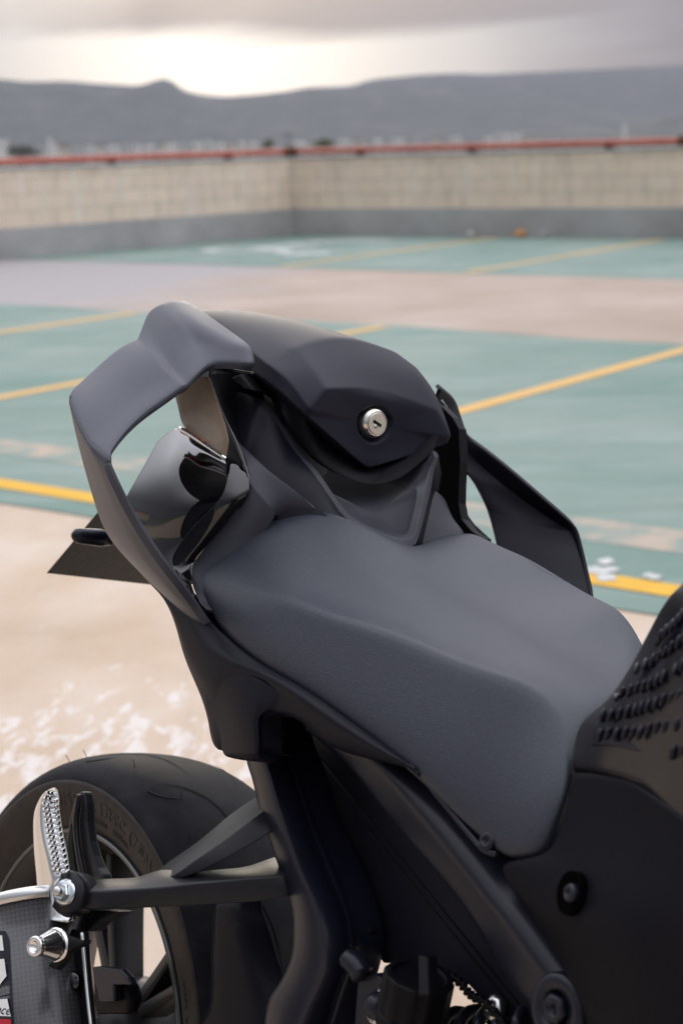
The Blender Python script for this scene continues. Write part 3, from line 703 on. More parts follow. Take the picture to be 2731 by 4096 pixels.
for r in rows:                       # rolled lower edges, tucked inward
    r.insert(0, r[0]+v3(0, -.02, -.03)); r.append(r[-1]+v3(0, .010, -.012)); r.append(r[-1]+v3(0, .03, -.006))
back = [p+v3(-.004, 0, -.012) for p in rows[0]]; back2 = [p+v3(.01, 0, -.035) for p in rows[0]]
rows = [back2, back]+rows
seat = net('seat', rows, 'seat', BK, thick=0, lv=3, ccr={9: .45})
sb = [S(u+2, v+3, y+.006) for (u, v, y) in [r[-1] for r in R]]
tube('seat_gap_shade', sb, .0035, 'void', BK, 8, 3)  # black tube stands in for the shadow in the gap under the seat
# ---------------- pillion cowl
def sym(r): return r+[mir(p) for p in r[::-1][1:]]
A_ = S(710,943,-.097); B_ = S(748,892,-.077); E_ = S(852,1073,0); Lk = S(861,972,0); T_ = S(862,885,0)
G_ = S(676,798,-.068); H_ = S(612,835,-.104); H2 = S(628,884,-.108); GL = S(915,820,.070); HL = S(985,868,.100); BL = S(1006,943,.078); AL = S(1038,1010,.096); K0 = v3(-.115, 0, 1.155)
AE1 = S(741,998,-.070); AE2 = S(797,1044,-.033)
m_ = lambda a, b, t: a+(b-a)*t
crown = v3(.085, 0, 1.137)
# rings of half sections, from the tail tip to the keyed face; each: centre top -> ridge -> side -> lower side
ringsH = [
 [v3(-.118,0,1.156), v3(-.116,-.022,1.154), v3(-.112,-.036,1.147), v3(-.108,-.036,1.132), v3(-.105,-.02,1.122), v3(-.104,0,1.120)],
 [v3(-.080,0,1.165), v3(-.075,-.034,1.162), v3(-.066,-.064,1.149), v3(-.060,-.070,1.127), v3(-.06,-.04,1.108), v3(-.06,0,1.104)],
 [v3(.020,0,1.166), v3(.030,-.050,1.156), v3(.045,-.090,1.132), v3(.052,-.094,1.106), v3(.05,-.05,1.08), v3(.05,0,1.075)],
 [v3(.135,0,1.153), G_, H_, H2, v3(.14,-.06,1.055), v3(.14,0,1.045)],
 [v3(.182,0,1.128), m_(G_,B_,.55)+v3(.001,0,.003), m_(H_,A_,.50)+v3(0,-.003,.010), m_(H2,A_,.55)+v3(0,0,-.004), v3(.185,-.055,1.035), v3(.185,0,1.012)],
 [T_, B_, A_+v3(-.001,0,.002), A_+v3(-.004,.001,-.006), m_(A_,E_,.55)+v3(-.004,0,-.004), E_+v3(-.005,0,-.003)]]
LFTH = {2: [v3(.028,.052,1.163), v3(.045,.090,1.140), v3(.052,.094,1.110)], 3: [S(905,806,.064), S(955,842,.094), S(955,868,.098)],
 4: [S(972,860,.074), S(1005,903,.093), S(1015,943,.097)], 5: [BL, AL+v3(-.001,0,.002), AL+v3(-.004,-.001,-.006)]}
secs = []
for i_, r in enumerate(ringsH):
    left = [mir(p) for p in r[1:-1]]
    if i_ in LFTH: left[:3] = LFTH[i_]
    secs.append(r+left[::-1])
nc_ = len(secs[0]); V = [p for s in secs for p in s]; Fc = []
for i in range(len(secs)-1):
    for j in range(nc_): Fc.append((i*nc_+j, i*nc_+(j+1) % nc_, (i+1)*nc_+(j+1) % nc_, (i+1)*nc_+j))
Fc.append(tuple(range(nc_))[::-1])
# keyed front face with a round recess for the lock
base_i = (len(secs)-1)*nc_
FN = np.cross(B_-E_, mir(B_)-E_); FN /= np.linalg.norm(FN)
if FN[0] < 0: FN = -FN
fx = v3(0, 1, 0); fy = np.cross(FN, fx)*-1; fy /= np.linalg.norm(fy)
if fy[2] < 0: fy = -fy
def ringpts(rad_, dz, c=Lk, rot=0):
    out_ = []
    for j in range(nc_):
        q = V[base_i+j]-c; an = math.atan2(q@fy, q@fx)
        out_.append(c+rad_*(math.cos(an)*fx+math.sin(an)*fy)+FN*dz)
    return out_
prev = base_i
for rr_, dz in ((.0350, .0), (.0268, .0), (.0236, -.001), (.0200, -.0075), (.0176, -.0095), (.0001, -.0095)):
    n0 = len(V); V += ringpts(rr_, dz)
    for j in range(nc_): Fc.append((prev+j, prev+(j+1) % nc_, n0+(j+1) % nc_, n0+j))
    prev = n0
cowl = mesh('pillion_cowl', V, Fc, 'cowl', BK)
me = cowl.data; cra = me.attributes.new('crease_edge', 'FLOAT', 'EDGE')
for e in me.edges:
    a, b = sorted(e.vertices); ra, ca = divmod(a, nc_); rb, cb = divmod(b, nc_); c = 0
    if ra == rb == len(secs)-1: c = .9
    elif ca == cb and ca in (1, nc_-1) and ra >= 3: c = .65
    elif ca == cb and ca in (2, nc_-2) and ra >= 2: c = .75
    elif ca == cb and ca in (3, nc_-3) and ra >= 2: c = .6
    elif ra == rb == 3 and {ca, cb} <= {0, 1, 2, nc_-1, nc_-2}: c = .62
    cra.data[e.index].value = c
vc = me.attributes.new('crease_vert', 'FLOAT', 'POINT')
for j in (1, 2, 5, nc_-1, nc_-2): vc.data[base_i+j].value = .8
s_ = cowl.modifiers.new('sub', 'SUBSURF'); s_.levels = s_.render_levels = 4
# lock
lock = bpy.data.objects.new('seat_lock', None); COL.objects.link(lock); lock.parent = BK
LC = Lk-FN*.0090
lathe('lock_collar', [(0, .0001), (0, .0183), (.0018, .0183), (.0050, .0172), (.0090, .0155), (.0112, .0140), (.0122, .0130), (.0124, .0122), (.0116, .0116), (.0116, .0001)], LC+FN*.0, FN, 'nickel', lock, 48)
lathe('lock_barrel', [(.0, .0001), (.0, .0113), (.0124, .0113), (.0129, .0108), (.0129, .0001)], LC, FN, 'nickel_dull', lock, 40)
for c_ in lock.children: sharp(c_, 30)
kx = .955*fx-.30*fy; ky = np.cross(FN, kx); kc = LC+FN*.01300
slab('keyway', [kc-kx*.0062-ky*.0016, kc+kx*.0056-ky*.0016, kc+kx*.0056+ky*.0016, kc-kx*.0062+ky*.0016], FN*.0003, 'black', lock, 0)
lathe('pin', [(0, .0001), (0, .0021), (.0002, .0021), (.0003, .0001)], kc-ky*.0034-kx*.0005, FN, 'steel_r', lock, 16)
# skirt under the cowl
top = [S(629,885,-.100)+v3(-.01,.006,0), S(668,925,-.097)+v3(-.01,.006,0), m_(A_,A_,0)+v3(-.012,.004,-.004), AE1+v3(-.010,.002,-.002), AE2+v3(-.010,0,-.002), E_+v3(-.010,0,-.004)]
topr = [mir(p) for p in top[::-1][1:]]
low = [S(640,930,-.092), S(664,985,-.085), S(697,1035,-.074), S(740,1072,-.056), S(790,1095,-.030), S(848,1112,0), S(905,1104,.024), S(945,1080,.044), S(985,1045,.062), S(1000,1025,.070), S(1010,1010,.075)]
mid_ = [m_(a, b, .75)+v3(.001, 0, -.002) for a, b in zip(top+topr, low)]
inn = [p+v3(-.03, 0, .018) for p in low]
top = [p+v3(-.012, .006, .010) for p in top]; topr = [mir(p) for p in top[::-1][1:]]
net('cowl_skirt', [top+topr, mid_, low, inn], 'black' if 0 else 'plastic_dark', BK, thick=0, lv=2, rcr={2: .5, 1: .3})

# ---------------- centre trough between cowl and seat
RO = [((578,912,-.100),(640,930,-.075),(560,1010,-.124)),((607,930,-.096),(665,975,-.070),(575,1044,-.124)),((640,980,-.090),(697,1020,-.063),(610,1076,-.121)),
 ((672,1030,-.082),(725,1058,-.056),(646,1104,-.115)),((718,1086,-.070),(752,1090,-.049),(688,1136,-.100)),((757,1142,-.055),(780,1136,-.039),(722,1166,-.088)),((790,1186,-.042),(810,1172,-.030),(768,1196,-.074)),
 ((838,1219,-.028),(852,1198,-.014),(824,1240,-.048)),((896,1247,-.012),(898,1212,0),(885,1278,-.026)),((925,1254,.002),(925,1217,.008),(925,1290,.000)),((952,1250,.016),(941,1215,.013),(962,1280,.030)),
 ((968,1208,.030),(950,1190,.019),(972,1240,.052)),((978,1168,.042),(957,1160,.026),(984,1200,.070)),((988,1127,.055),(964,1122,.033),(992,1165,.080)),((996,1080,.066),(972,1080,.041),(1002,1120,.086)),((1003,1038,.076),(984,1040,.051),(1010,1075,.090))]
tr = []
for q_, (a, b_, c_) in enumerate(RO):
    A3, B3, C3 = S(*a), S(*b_), S(*c_)
    dp_ = {0: .05, 1: .036, 2: .024, 3: .014, 4: .006, 14: .012, 15: .03}.get(q_, 0)
    tr.append([C3+v3(0, 0, -.05), C3, A3, m_(A3, B3, .42)+v3(0, 0, .001), B3+v3(-.003-dp_*.6, 0, -.005-dp_)])
tr.insert(0, [p+v3(-.06, 0, .004) for p in tr[0]]); tr.append([p+v3(-.06, 0, .004) for p in tr[-1]])
cols = [cr1([r[j] for r in tr], 3) for j in range(5)]
trd = [[c[i] for c in cols] for i in range(len(cols[0]))]
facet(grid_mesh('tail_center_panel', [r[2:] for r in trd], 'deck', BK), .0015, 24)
grid_mesh('trough_side', [[p+v3(0, 0, -.0003) for p in r[:3]] for r in trd], 'plastic', BK)  # darker plastic than the trough itself: the side faces' shade is in the colour
fe = [r[4] for r in trd]; ctr = S(872,1165,.0)+v3(-.006, 0, -.009); nf = len(fe)
mid2 = [m_(p, ctr, .10)+v3(-.001, 0, -.0030) for p in fe]
mesh('tail_center_floor', fe+mid2+[ctr], [(i, i+1, nf+i+1, nf+i) for i in range(nf-1)]+[(nf+i, nf+i+1, 2*nf) for i in range(nf-1)]+[(0, nf, nf-1+nf, nf-1), (nf, 2*nf, 2*nf-1)], 'deck', BK)
# decks either side of the trough
rows = [SS(*r) for r in [
 [(545,1018,-.135),(551,1030,-.136),(560,1052,-.137)],[(574,1044,-.125),(570,1070,-.134),(571,1104,-.138)],[(610,1076,-.121),(600,1105,-.128),(590,1134,-.135)],
 [(646,1104,-.115),(632,1138,-.120),(618,1172,-.126)],[(688,1136,-.100),(672,1160,-.104),(650,1190,-.104)],[(722,1166,-.088),(705,1186,-.088),(690,1205,-.086)]]]
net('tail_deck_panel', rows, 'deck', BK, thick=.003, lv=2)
rows = [SS(*r) for r in [
 [(960,1115,.06),(1000,1130,.085),(1020,1150,.10)],
 [(962,1180,.052),(1010,1178,.085),(1040,1195,.105)],
 [(958,1225,.045),(1010,1215,.08),(1062,1222,.11)],
 [(955,1275,.04),(1010,1260,.075),(1075,1260,.11)]]]
net('tail_deck_panel', rows, 'deck', BK, thick=.003, lv=2)
# deck below the glossy strip, wrapping the rear corner of the seat
rows = [SS(*r) for r in [
 [(571,1108,-.137),(602,1142,-.133),(632,1182,-.120)],
 [(566,1140,-.140),(590,1172,-.136),(618,1205,-.122)],
 [(540,1176,-.146),(565,1206,-.142),(590,1236,-.130)],
 [(500,1226,-.156),(520,1250,-.153),(545,1276,-.145)],
 [(452,1288,-.168),(470,1304,-.166),(500,1320,-.160)],
 [(443,1318,-.174),(458,1338,-.174),(485,1350,-.170)],
 [(446,1352,-.178),(460,1372,-.178),(484,1382,-.172)],
 [(462,1388,-.181),(474,1402,-.181),(492,1404,-.175)]]]
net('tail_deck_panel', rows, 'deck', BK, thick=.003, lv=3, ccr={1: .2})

# ---------------- winglets (a pair, one mirrored from the other)
def winglet(side):
    st = [  # back edge, middle, front edge ; (u, v, y)
     [(432,698,-.108),(500,745,-.116),(572,798,-.118),(581,834,-.120)],
     [(415,695,-.125),(478,752,-.133),(540,797,-.134),(556,834,-.136)],
     [(394,696,-.142),(435,740,-.150),(470,790,-.150),(495,833,-.154)],
     [(370,704,-.158),(405,745,-.165),(436,790,-.165),(464,848,-.172)],
     [(346,720,-.170),(378,765,-.178),(412,822,-.184),(442,869,-.188)],
     [(333,748,-.180),(362,795,-.190),(395,850,-.196),(428,884,-.197)],
     [(320,782,-.192),(347,812,-.202),(380,852,-.207),(414,890,-.206)],
     [(284,800,-.212),(313,838,-.222),(350,890,-.226),(380,915,-.226)],
     [(240,834,-.238),(268,876,-.248),(302,925,-.252),(330,951,-.252)],
     [(198,872,-.268),(222,915,-.278),(255,966,-.282),(287,992,-.280)],
     [(166,900,-.296),(187,950,-.303),(214,1005,-.308),(256,1034,-.304)],
     [(162,914,-.303),(182,966,-.308),(212,1020,-.312),(252,1050,-.310)],
     [(168,940,-.304),(187,988,-.309),(216,1036,-.313),(254,1066,-.311)],
     [(182,1005,-.296),(205,1045,-.302),(235,1080,-.306),(268,1102,-.306)],
     [(200,1075,-.283),(228,1110,-.290),(258,1138,-.293),(294,1155,-.293)],
     [(222,1150,-.266),(255,1182,-.273),(290,1205,-.276),(328,1214,-.276)],
     [(252,1225,-.244),(292,1258,-.252),(333,1281,-.254),(374,1283,-.253)],
     [(305,1290,-.216),(342,1318,-.225),(378,1336,-.227),(417,1340,-.226)],
     [(372,1356,-.192),(398,1374,-.199),(425,1385,-.201),(450,1385,-.201)],
     [(440,1418,-.180),(452,1424,-.184),(464,1424,-.186),(474,1420,-.186)],
     [(470,1438,-.176),(474,1437,-.178),(480,1435,-.179),(483,1432,-.180)]]
    rows = [SS(*r) for r in st]
    for r in rows: r.append(r[-1]+v3(-.004, .004*0, -.006))       # returned front lip
    if side > 0: rows = [[mir(p) for p in r] for r in rows]
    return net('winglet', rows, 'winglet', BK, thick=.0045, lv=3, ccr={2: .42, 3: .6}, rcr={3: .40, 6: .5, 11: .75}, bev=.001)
winglet(-1)
# left winglet, seen from inside: hump and plate mirror the right one, the blade runs down behind the seat
rows = [SS(*r) for r in [
 [(975,965,.115),(985,950,.120),(996,925,.122),(1008,893,.120)],
 [(990,985,.120),(1002,965,.130),(1015,940,.136),(1034,915,.150)],
 [(1005,1005,.130),(1020,985,.145),(1034,962,.155),(1046,932,.166)],
 [(1022,1022,.150),(1036,1005,.165),(1046,990,.178),(1061,977,.190)],
 [(1040,1042,.172),(1048,1032,.184),(1056,1022,.196),(1075,1009,.204)],
 [(1055,1064,.190),(1075,1064,.205),(1094,1062,.218),(1120,1042,.222)],
 [(1072,1086,.200),(1108,1098,.222),(1145,1105,.242),(1180,1090,.248)],
 [(1090,1112,.212),(1148,1138,.244),(1208,1152,.272),(1245,1146,.276)],
 [(1106,1142,.222),(1190,1180,.264),(1276,1200,.300),(1303,1196,.302)],
 [(1119,1172,.230),(1214,1206,.272),(1308,1224,.308),(1321,1216,.309)],
 [(1129,1205,.234),(1225,1232,.272),(1319,1248,.308),(1329,1237,.309)],
 [(1138,1242,.234),(1236,1265,.268),(1332,1288,.300),(1340,1280,.302)],
 [(1146,1280,.232),(1245,1305,.262),(1343,1334,.290),(1351,1330,.292)],
 [(1152,1320,.228),(1250,1345,.254),(1350,1370,.280),(1358,1366,.282)],
 [(1156,1400,.215),(1252,1420,.236),(1354,1440,.258),(1362,1436,.260)]]]
for r in rows: r.append(r[-1]+v3(-.010, .004, .004))
net('winglet', rows, 'plastic', BK, thick=.004, lv=3, ccr={2: .5, 3: .7}, rcr={4: .3, 9: .5}, bev=.001)  # darker plastic than the right winglet: shade of the inside put into the colour
# the lighter front bevel of the hump is part of the net; the hanging panel edge below it
edge = SS((583,858,-.112),(540,852,-.122),(500,845,-.134),(486,849,-.138),(482,858,-.140),(486,885,-.139),(510,947,-.137),(545,1020,-.137),(561,1062,-.138),(570,1092,-.139),(570,1115,-.140),(566,1135,-.142),(548,1165,-.146))
tube('side_shell_edge', edge, .0018, 'gloss', BK, 8, 4)
rows = [SS(*r) for r in [
 [(482,858,-.140),(530,856,-.10),(600,870,-.06)],
 [(487,886,-.139),(540,890,-.10),(610,930,-.05)],
 [(510,947,-.137),(560,960,-.10),(640,1000,-.05)],
 [(545,1020,-.137),(590,1040,-.10),(660,1060,-.05)],
 [(563,1066,-.138),(600,1075,-.11),(680,1100,-.06)],
 [(570,1105,-.139),(600,1115,-.12),(680,1140,-.07)]]]
net('side_shell', rows, 'plastic_dark', BK, thick=.002, lv=2)
eL = [(1012,920,.118),(1040,958,.128),(1052,980,.134),(1056,1010,.136),(1056,1060,.138),(1053,1110,.139),(1052,1155,.140),(1058,1190,.142),(1078,1214,.146),(1104,1232,.150)]
tube('side_shell_edge', SS(*eL), .0018, 'gloss', BK, 8, 4)
slab('side_shell', SS((1005,925,.112),(1038,958,.113),(1053,984,.114),(1056,1060,.114),(1053,1110,.114),(1052,1155,.114),(1059,1192,.114),(1080,1217,.114),(1106,1236,.114),(1062,1232,.114),(1010,1200,.114),(980,1130,.114),(985,1000,.114)), v3(0, .012, 0), 'plastic_dark', BK, .001)
slab('side_shell', SS((1052,1150,.150),(1064,1176,.150),(1085,1204,.150),(1122,1238,.150),(1122,1262,.150),(1085,1245,.150),(1058,1205,.150)), v3(0, .004, 0), 'plastic_dark', BK, .0008)
# bracket block seen under the cowl
blk = SS((648,914-0,-.1),)  # kept for reference point
def prism(name, pts, dy, m, bev=.0015): return slab(name, SS(*pts), (0, dy, 0), m, BK, bev)
prism('strut_block', [(530,868,-.118),(560,893,-.118),(585,897,-.112),(566,874,-.112),(552,858,-.112)], .03, 'plastic_dark')
# tail core: closes the inside of the tail
secs = []
for x, w2, z0, z1 in ((-.10, .03, 1.07, 1.125), (-.02, .05, 1.0, 1.09), (.08, .075, .93, 1.05), (.18, .09, .87, .985), (.30, .105, .81, .925), (.45, .11, .76, .89), (.62, .10, .72, .87)):
    secs.append([v3(x, -w2, z0+.02), v3(x, -w2, z1-.02), v3(x, -w2*.6, z1), v3(x, w2*.6, z1), v3(x, w2, z1-.02), v3(x, w2, z0+.02), v3(x, w2*.6, z0), v3(x, -w2*.6, z0)])
solid('tail_core', secs, 'plastic_dark', BK, k=3, bev=.003)

# ---------------- glossy tail fairing, strip, lens
rows = [SS(*r) for r in [
 [(376,1004,-.140),(412,986,-.132),(445,1004,-.130),(482,1030,-.130),(521,1056,-.132)],
 [(360,1022,-.150),(405,1012,-.148),(442,1026,-.145),(480,1048,-.142),(523,1072,-.139)],
 [(336,1066,-.168),(383,1062,-.172),(425,1074,-.170),(470,1092,-.157),(524,1104,-.149)],
 [(308,1114,-.180),(353,1122,-.182),(400,1136,-.180),(455,1146,-.173),(520,1140,-.158)],
 [(284,1157,-.182),(326,1178,-.183),(378,1195,-.181),(432,1199,-.174),(488,1174,-.163)],
 [(266,1202,-.180),(318,1235,-.180),(368,1251,-.178),(412,1246,-.173),(455,1220,-.167)],
 [(288,1264,-.178),(338,1292,-.178),(378,1302,-.177),(408,1294,-.175),(428,1270,-.172)],
 [(343,1337,-.178),(378,1350,-.178),(402,1352,-.178),(420,1342,-.178),(432,1322,-.177)],
 [(408,1402,-.180),(428,1404,-.180),(438,1400,-.180),(446,1390,-.180),(450,1377,-.180)]]]
fair = net('tail_fairing', rows, 'gloss', BK, thick=.003, lv=3, rcr={1: .5})
rows = [SS(*r) for r in [
 [(531,1066,-.155),(546,1069,-.148),(559,1075,-.141)],
 [(526,1089,-.160),(546,1094,-.151),(567,1094,-.141)],
 [(518,1118,-.164),(544,1126,-.154),(570,1122,-.142)],
 [(503,1150,-.169),(530,1158,-.159),(556,1153,-.146)],
 [(464,1190,-.176),(495,1204,-.166),(528,1188,-.151)],
 [(428,1230,-.182),(461,1246,-.172),(494,1231,-.157)],
 [(406,1262,-.186),(433,1278,-.178),(462,1270,-.164)],
 [(397,1284,-.188),(418,1304,-.182),(443,1294,-.171)],
 [(402,1308,-.188),(420,1323,-.184),(440,1318,-.177)],
 [(428,1337,-.187),(436,1341,-.185),(444,1338,-.181)]]]
net('gloss_strip', rows, 'gloss', BK, thick=.002, lv=3)
rows = [SS(*r) for r in [
 [(400,900,-.158),(432,872,-.150),(480,866,-.143)],
 [(410,935,-.158),(445,910,-.150),(494,905,-.142)],
 [(417,965,-.157),(458,960,-.150),(512,960,-.143)],
 [(426,983,-.157),(470,1006,-.150),(525,1010,-.145)],
 [(436,992,-.156),(476,1018,-.151),(519,1050,-.146)]]]
lens = net('tail_lens', rows, 'lens', BK, thick=.002, lv=2, rcr={3: .4})
tube('red_reflector', SS((419,988,-.1585),(440,999,-.154),(468,1018,-.152)), .0032, 'red', BK, 8, 4)
tube('fairing_edge_highlight', SS((412,983,-.162),(440,1000,-.157),(480,1028,-.152),(519,1054,-.148)), .0022, 'steel', BK, 8, 4)  # bright metal tube stands in for the white highlight along the gloss edge

# ---------------- plate holder and rear indicator
P0 = S(110,1316,-.10); P3 = S(248,1152,-.10)
dY = v3(0, .20, 0)
d_ = P3-P0
slab('number_plate', [P0, P0+dY, P0+dY+d_, P3], v3(-.004, 0, -.001), 'plate', BK, .0015)
for t_, yy in ((.25, .12), (.8, .05)):
    lathe('plate_screw', [(0, .006), (.003, .006), (.004, .004), (.004, .0001)], P0+d_*t_+v3(.0005, yy, 0), v3(1, 0, .3), 'zinc', BK, 12)
solid('plate_arm', [[P0+d_*.7+dY*.5+v3(-.0, y, z) for y, z in ((-.02, -.01), (.02, -.01), (.02, .01), (-.02, .01))], [v3(.0, y*1.5, .93+z*2) for y, z in ((-.02, -.01), (.02, -.01), (.02, .01), (-.02, .01))]], 'plastic_dark', BK)
ic = S(262,1240,-.125)
ip = [S(262,1240,-.120), S(248,1236,-.125), S(228,1234,-.133)]
tube('indicator_stalk', ip+[S(290,1250,-.105)][:0], .0065, 'plastic_dark', BK, 14, 4)
a0 = S(238,1236,-.128); a1 = S(166,1229,-.165)
dA = (a1-a0)/np.linalg.norm(a1-a0); Ln = np.linalg.norm(a1-a0)
lathe('indicator', [(-.012, .007), (0, .0095), (.003, .0102), (Ln-.008, .0088), (Ln-.003, .0070), (Ln, .003), (Ln+.0005, .0001)], a0, dA, 'pad', BK, 24)

# ---------------- side panel under the seat
R = [
 [(446,1352,-.176),(400,1350,-.176),(360,1338,-.178),(335,1325,-.178),(318,1305,-.176)],
 [(462,1392,-.180),(432,1402,-.184),(408,1404,-.184),(396,1398,-.183),(388,1388,-.181)],
 [(495,1428,-.181),(470,1470,-.188),(448,1490,-.188),(432,1498,-.186),(421,1492,-.182)],
 [(560,1486,-.181),(530,1515,-.190),(500,1550,-.190),(475,1568,-.187),(452,1570,-.181)],
 [(640,1536,-.178),(612,1552,-.187),(572,1560,-.186),(520,1612,-.186),(482,1655,-.178)],
 [(705,1574,-.176),(680,1592,-.185),(640,1600,-.184),(575,1640,-.184),(512,1722,-.176)],
 [(775,1622,-.172),(748,1640,-.181),(712,1652,-.180),(662,1640,-.176),(634,1627,-.170)],
 [(850,1676,-.168),(825,1692,-.176),(792,1703,-.174),(752,1700,-.170),(712,1679,-.164)],
 [(905,1716,-.165),(884,1728,-.171),(862,1736,-.169),(835,1734,-.165),(805,1727,-.160)],
 [(965,1764,-.162),(955,1764,-.163),(940,1760,-.163),(920,1754,-.162),(900,1747,-.158)]]
rows = [SS(*r) for r in R]
for r in rows: r[0] = r[0]+v3(0, -.001, -.0045); r.insert(0, r[0]+v3(0, .014, -.008)); r[2] = r[2]+v3(0, -.001, 0); r.append(r[-1]+v3(0, .014, -.002))
net('side_panel', rows, 'plastic', BK, thick=.003, lv=3, ccr={1: .5, 2: .3, 5: .6})
# shield shaped lobe that reaches down over the strut
rows = [SS(*r) for r in [
 [(470,1575,-.187),(513,1557,-.190),(556,1543,-.190),(600,1562,-.189),(640,1590,-.186),(668,1622,-.180)],
 [(478,1640,-.181),(520,1620,-.190),(562,1600,-.193),(592,1612,-.192),(618,1626,-.188),(640,1634,-.181)],
 [(497,1692,-.179),(532,1672,-.189),(568,1655,-.193),(584,1652,-.192),(594,1648,-.190),(601,1644,-.183)],
 [(511,1724,-.177),(540,1715,-.186),(570,1712,-.190),(586,1708,-.190),(596,1702,-.188),(602,1696,-.182)],
 [(521,1738,-.174),(550,1741,-.180),(578,1745,-.183),(592,1742,-.183),(600,1735,-.181),(604,1726,-.176)]]]
for r in rows: r.append(r[-1]+v3(.004, .02, 0))
rows.append([p+v3(0, .02, -.003) for p in rows[-1]])
facet(grid_mesh('side_panel_lobe', [list(r) for r in zip(*[cr1([q[j] for q in rows], 2) for j in range(len(rows[0]))])], 'plastic', BK), .003, 14)

# ---------------- rear frame: upright channel beam
Lf = [(566,1730),(570,1755),(582,1792),(592,1838),(605,1884),(634,1969),(657,2033),(672,2094),(674,2154),(666,2211),(638,2267),(616,2303),(609,2352),(600,2420)]
Md = [(598,1690),(609,1740),(622,1780),(634,1824),(658,1900),(690,1993),(718,2054),(742,2122),(750,2174),(746,2235),(718,2295),(694,2352),(676,2400),(660,2440)]
In = [(632,1645),(641,1683),(655,1730),(666,1751),(694,1840),(730,1937),(759,2005),(787,2082),(801,2146),(795,2211),(775,2271),(750,2352),(735,2400),(720,2440)]
rows = []
for l_, m1, i1 in zip(Lf, Md, In):
    a = S(*l_, -.128); b_ = S(*m1, -.140); c_ = S(*m1, -.128)+v3(.0, .0, 0); d1 = S(i1[0]-6, i1[1], -.122); e1 = S(*i1, -.134); f1 = S(i1[0]+13, i1[1]+2, -.124)
    c_ = b_+v3(.004, .024, 0)
    rows.append([a+v3(0, .03, 0), a, m_(a, b_, .5)+v3(0, -.002, 0), b_, c_, m_(c_, d1+v3(0, .01, 0), .5)+v3(0, .004, 0), d1+v3(0, .010, 0), e1, f1, f1+v3(.002, .03, 0)])
net('upright_beam', rows, 'frame', BK, thick=.003, lv=2, ccr={1: .7, 3: .75, 4: .6, 6: .6, 7: .75, 8: .7})
# main diagonal rail
Sm = [(700,1670),(759,1718),(807,1762),(878,1855),(960,1952),(1020,2022),(1086,2110),(1151,2219),(1213,2298),(1252,2350),(1300,2420)]
Cr = [(800,1690),(871,1751),(920,1800),(1000,1892),(1081,1993),(1130,2058),(1173,2110),(1225,2180),(1262,2228),(1300,2270),(1350,2330)]
rows = []
for a_, b1_ in zip(Sm, Cr):
    a = S(*a_, -.128); b_ = S(*b1_, -.142); g = b_+v3(.018, .026, .016)
    rows.append([a+v3(-.004, .04, 0), a, m_(a, b_, .55)+v3(0, -.0015, 0), b_, g, g+v3(.0, .03, -.01)])
net('main_rail', rows, 'frame', BK, thick=.004, lv=2, ccr={1: .75, 3: .35, 4: .5})
# boss with socket bolt at its lower end
BC = S(1279,2316,-.150)
lathe('rail_boss', [(-.03, .026), (0, .026), (.003, .0235), (.003, .014), (-.004, .013), (-.004, .0001)], BC, v3(0, -1, 0), 'frame', BK, 32)
lathe('boss_bolt', [(-.004, .0115), (.004, .0112), (.006, .0098), (.0062, .0055), (-.001, .0050), (-.001, .0001)], BC, v3(0, -1, 0), 'frame', BK, 6)
for (u, v, y, r) in ((925,1800,-.128,.012),(1040,1930,-.128,.012),(985,1865,-.112,.008)):
    c = S(u, v, y); lathe('seat_stop', [(0, .0001), (0, r), (.010, r*.95), (.013, r*.6), (.0135, .0001)], c+v3(0, .004, -.004), v3(.35, -.3, .9), 'plastic_dark', BK, 20)
# latch rod, and its fixing
tube('latch_rod', SS((985,1802,-.150),(1000,1822,-.151),(1040,1870,-.150),(1090,1930,-.149),(1108,1950,-.149),(1122,1957,-.149),(1140,1962,-.147)), .0026, 'frame', BK, 10, 3)
lathe('fixing_bolt', [(0, .0075), (.004, .0075), (.006, .006), (.0062, .003), (.003, .0028), (.003, .0001)], S(1124,1934,-.146), v3(.1, -1, .3), 'frame', BK, 18)
# dark inner panels
prism('inner_panel', [(600,1600,-.085),(800,1690,-.085),(1000,1790,-.085),(1200,2060,-.085),(1340,2300,-.085),(1300,2440,-.085),(1150,2330,-.085),(1100,2290,-.085),(1075,2262,-.085),(1020,2240,-.085),(960,2210,-.085),(880,2212,-.085),(838,2160,-.085),(828,2120,-.085),(808,2085,-.085),(770,2040,-.085),(690,1880,-.085),(620,1700,-.085)], .16, 'hugger')
for a, b in (((752,1790),(700,1950)), ((700,1700),(1210,2330)), ((840,1900),(1190,2330))):
    tube('panel_seam', [S(*a, -.0855), S(*b, -.0855)], .0009, 'black', BK, 6, 1)
# loom clipped along the panel's lower edge
lm = SS((985,2222,-.10),(1005,2228,-.10),(1030,2240,-.10),(1055,2256,-.10),(1072,2276,-.10),(1088,2290,-.10),(1110,2300,-.10),(1140,2330,-.10),(1170,2370,-.10))
tube('wiring_loom', lm, lambda t: .0032+.0012*math.sin(t*90), 'plastic_dark', BK, 10, 12)
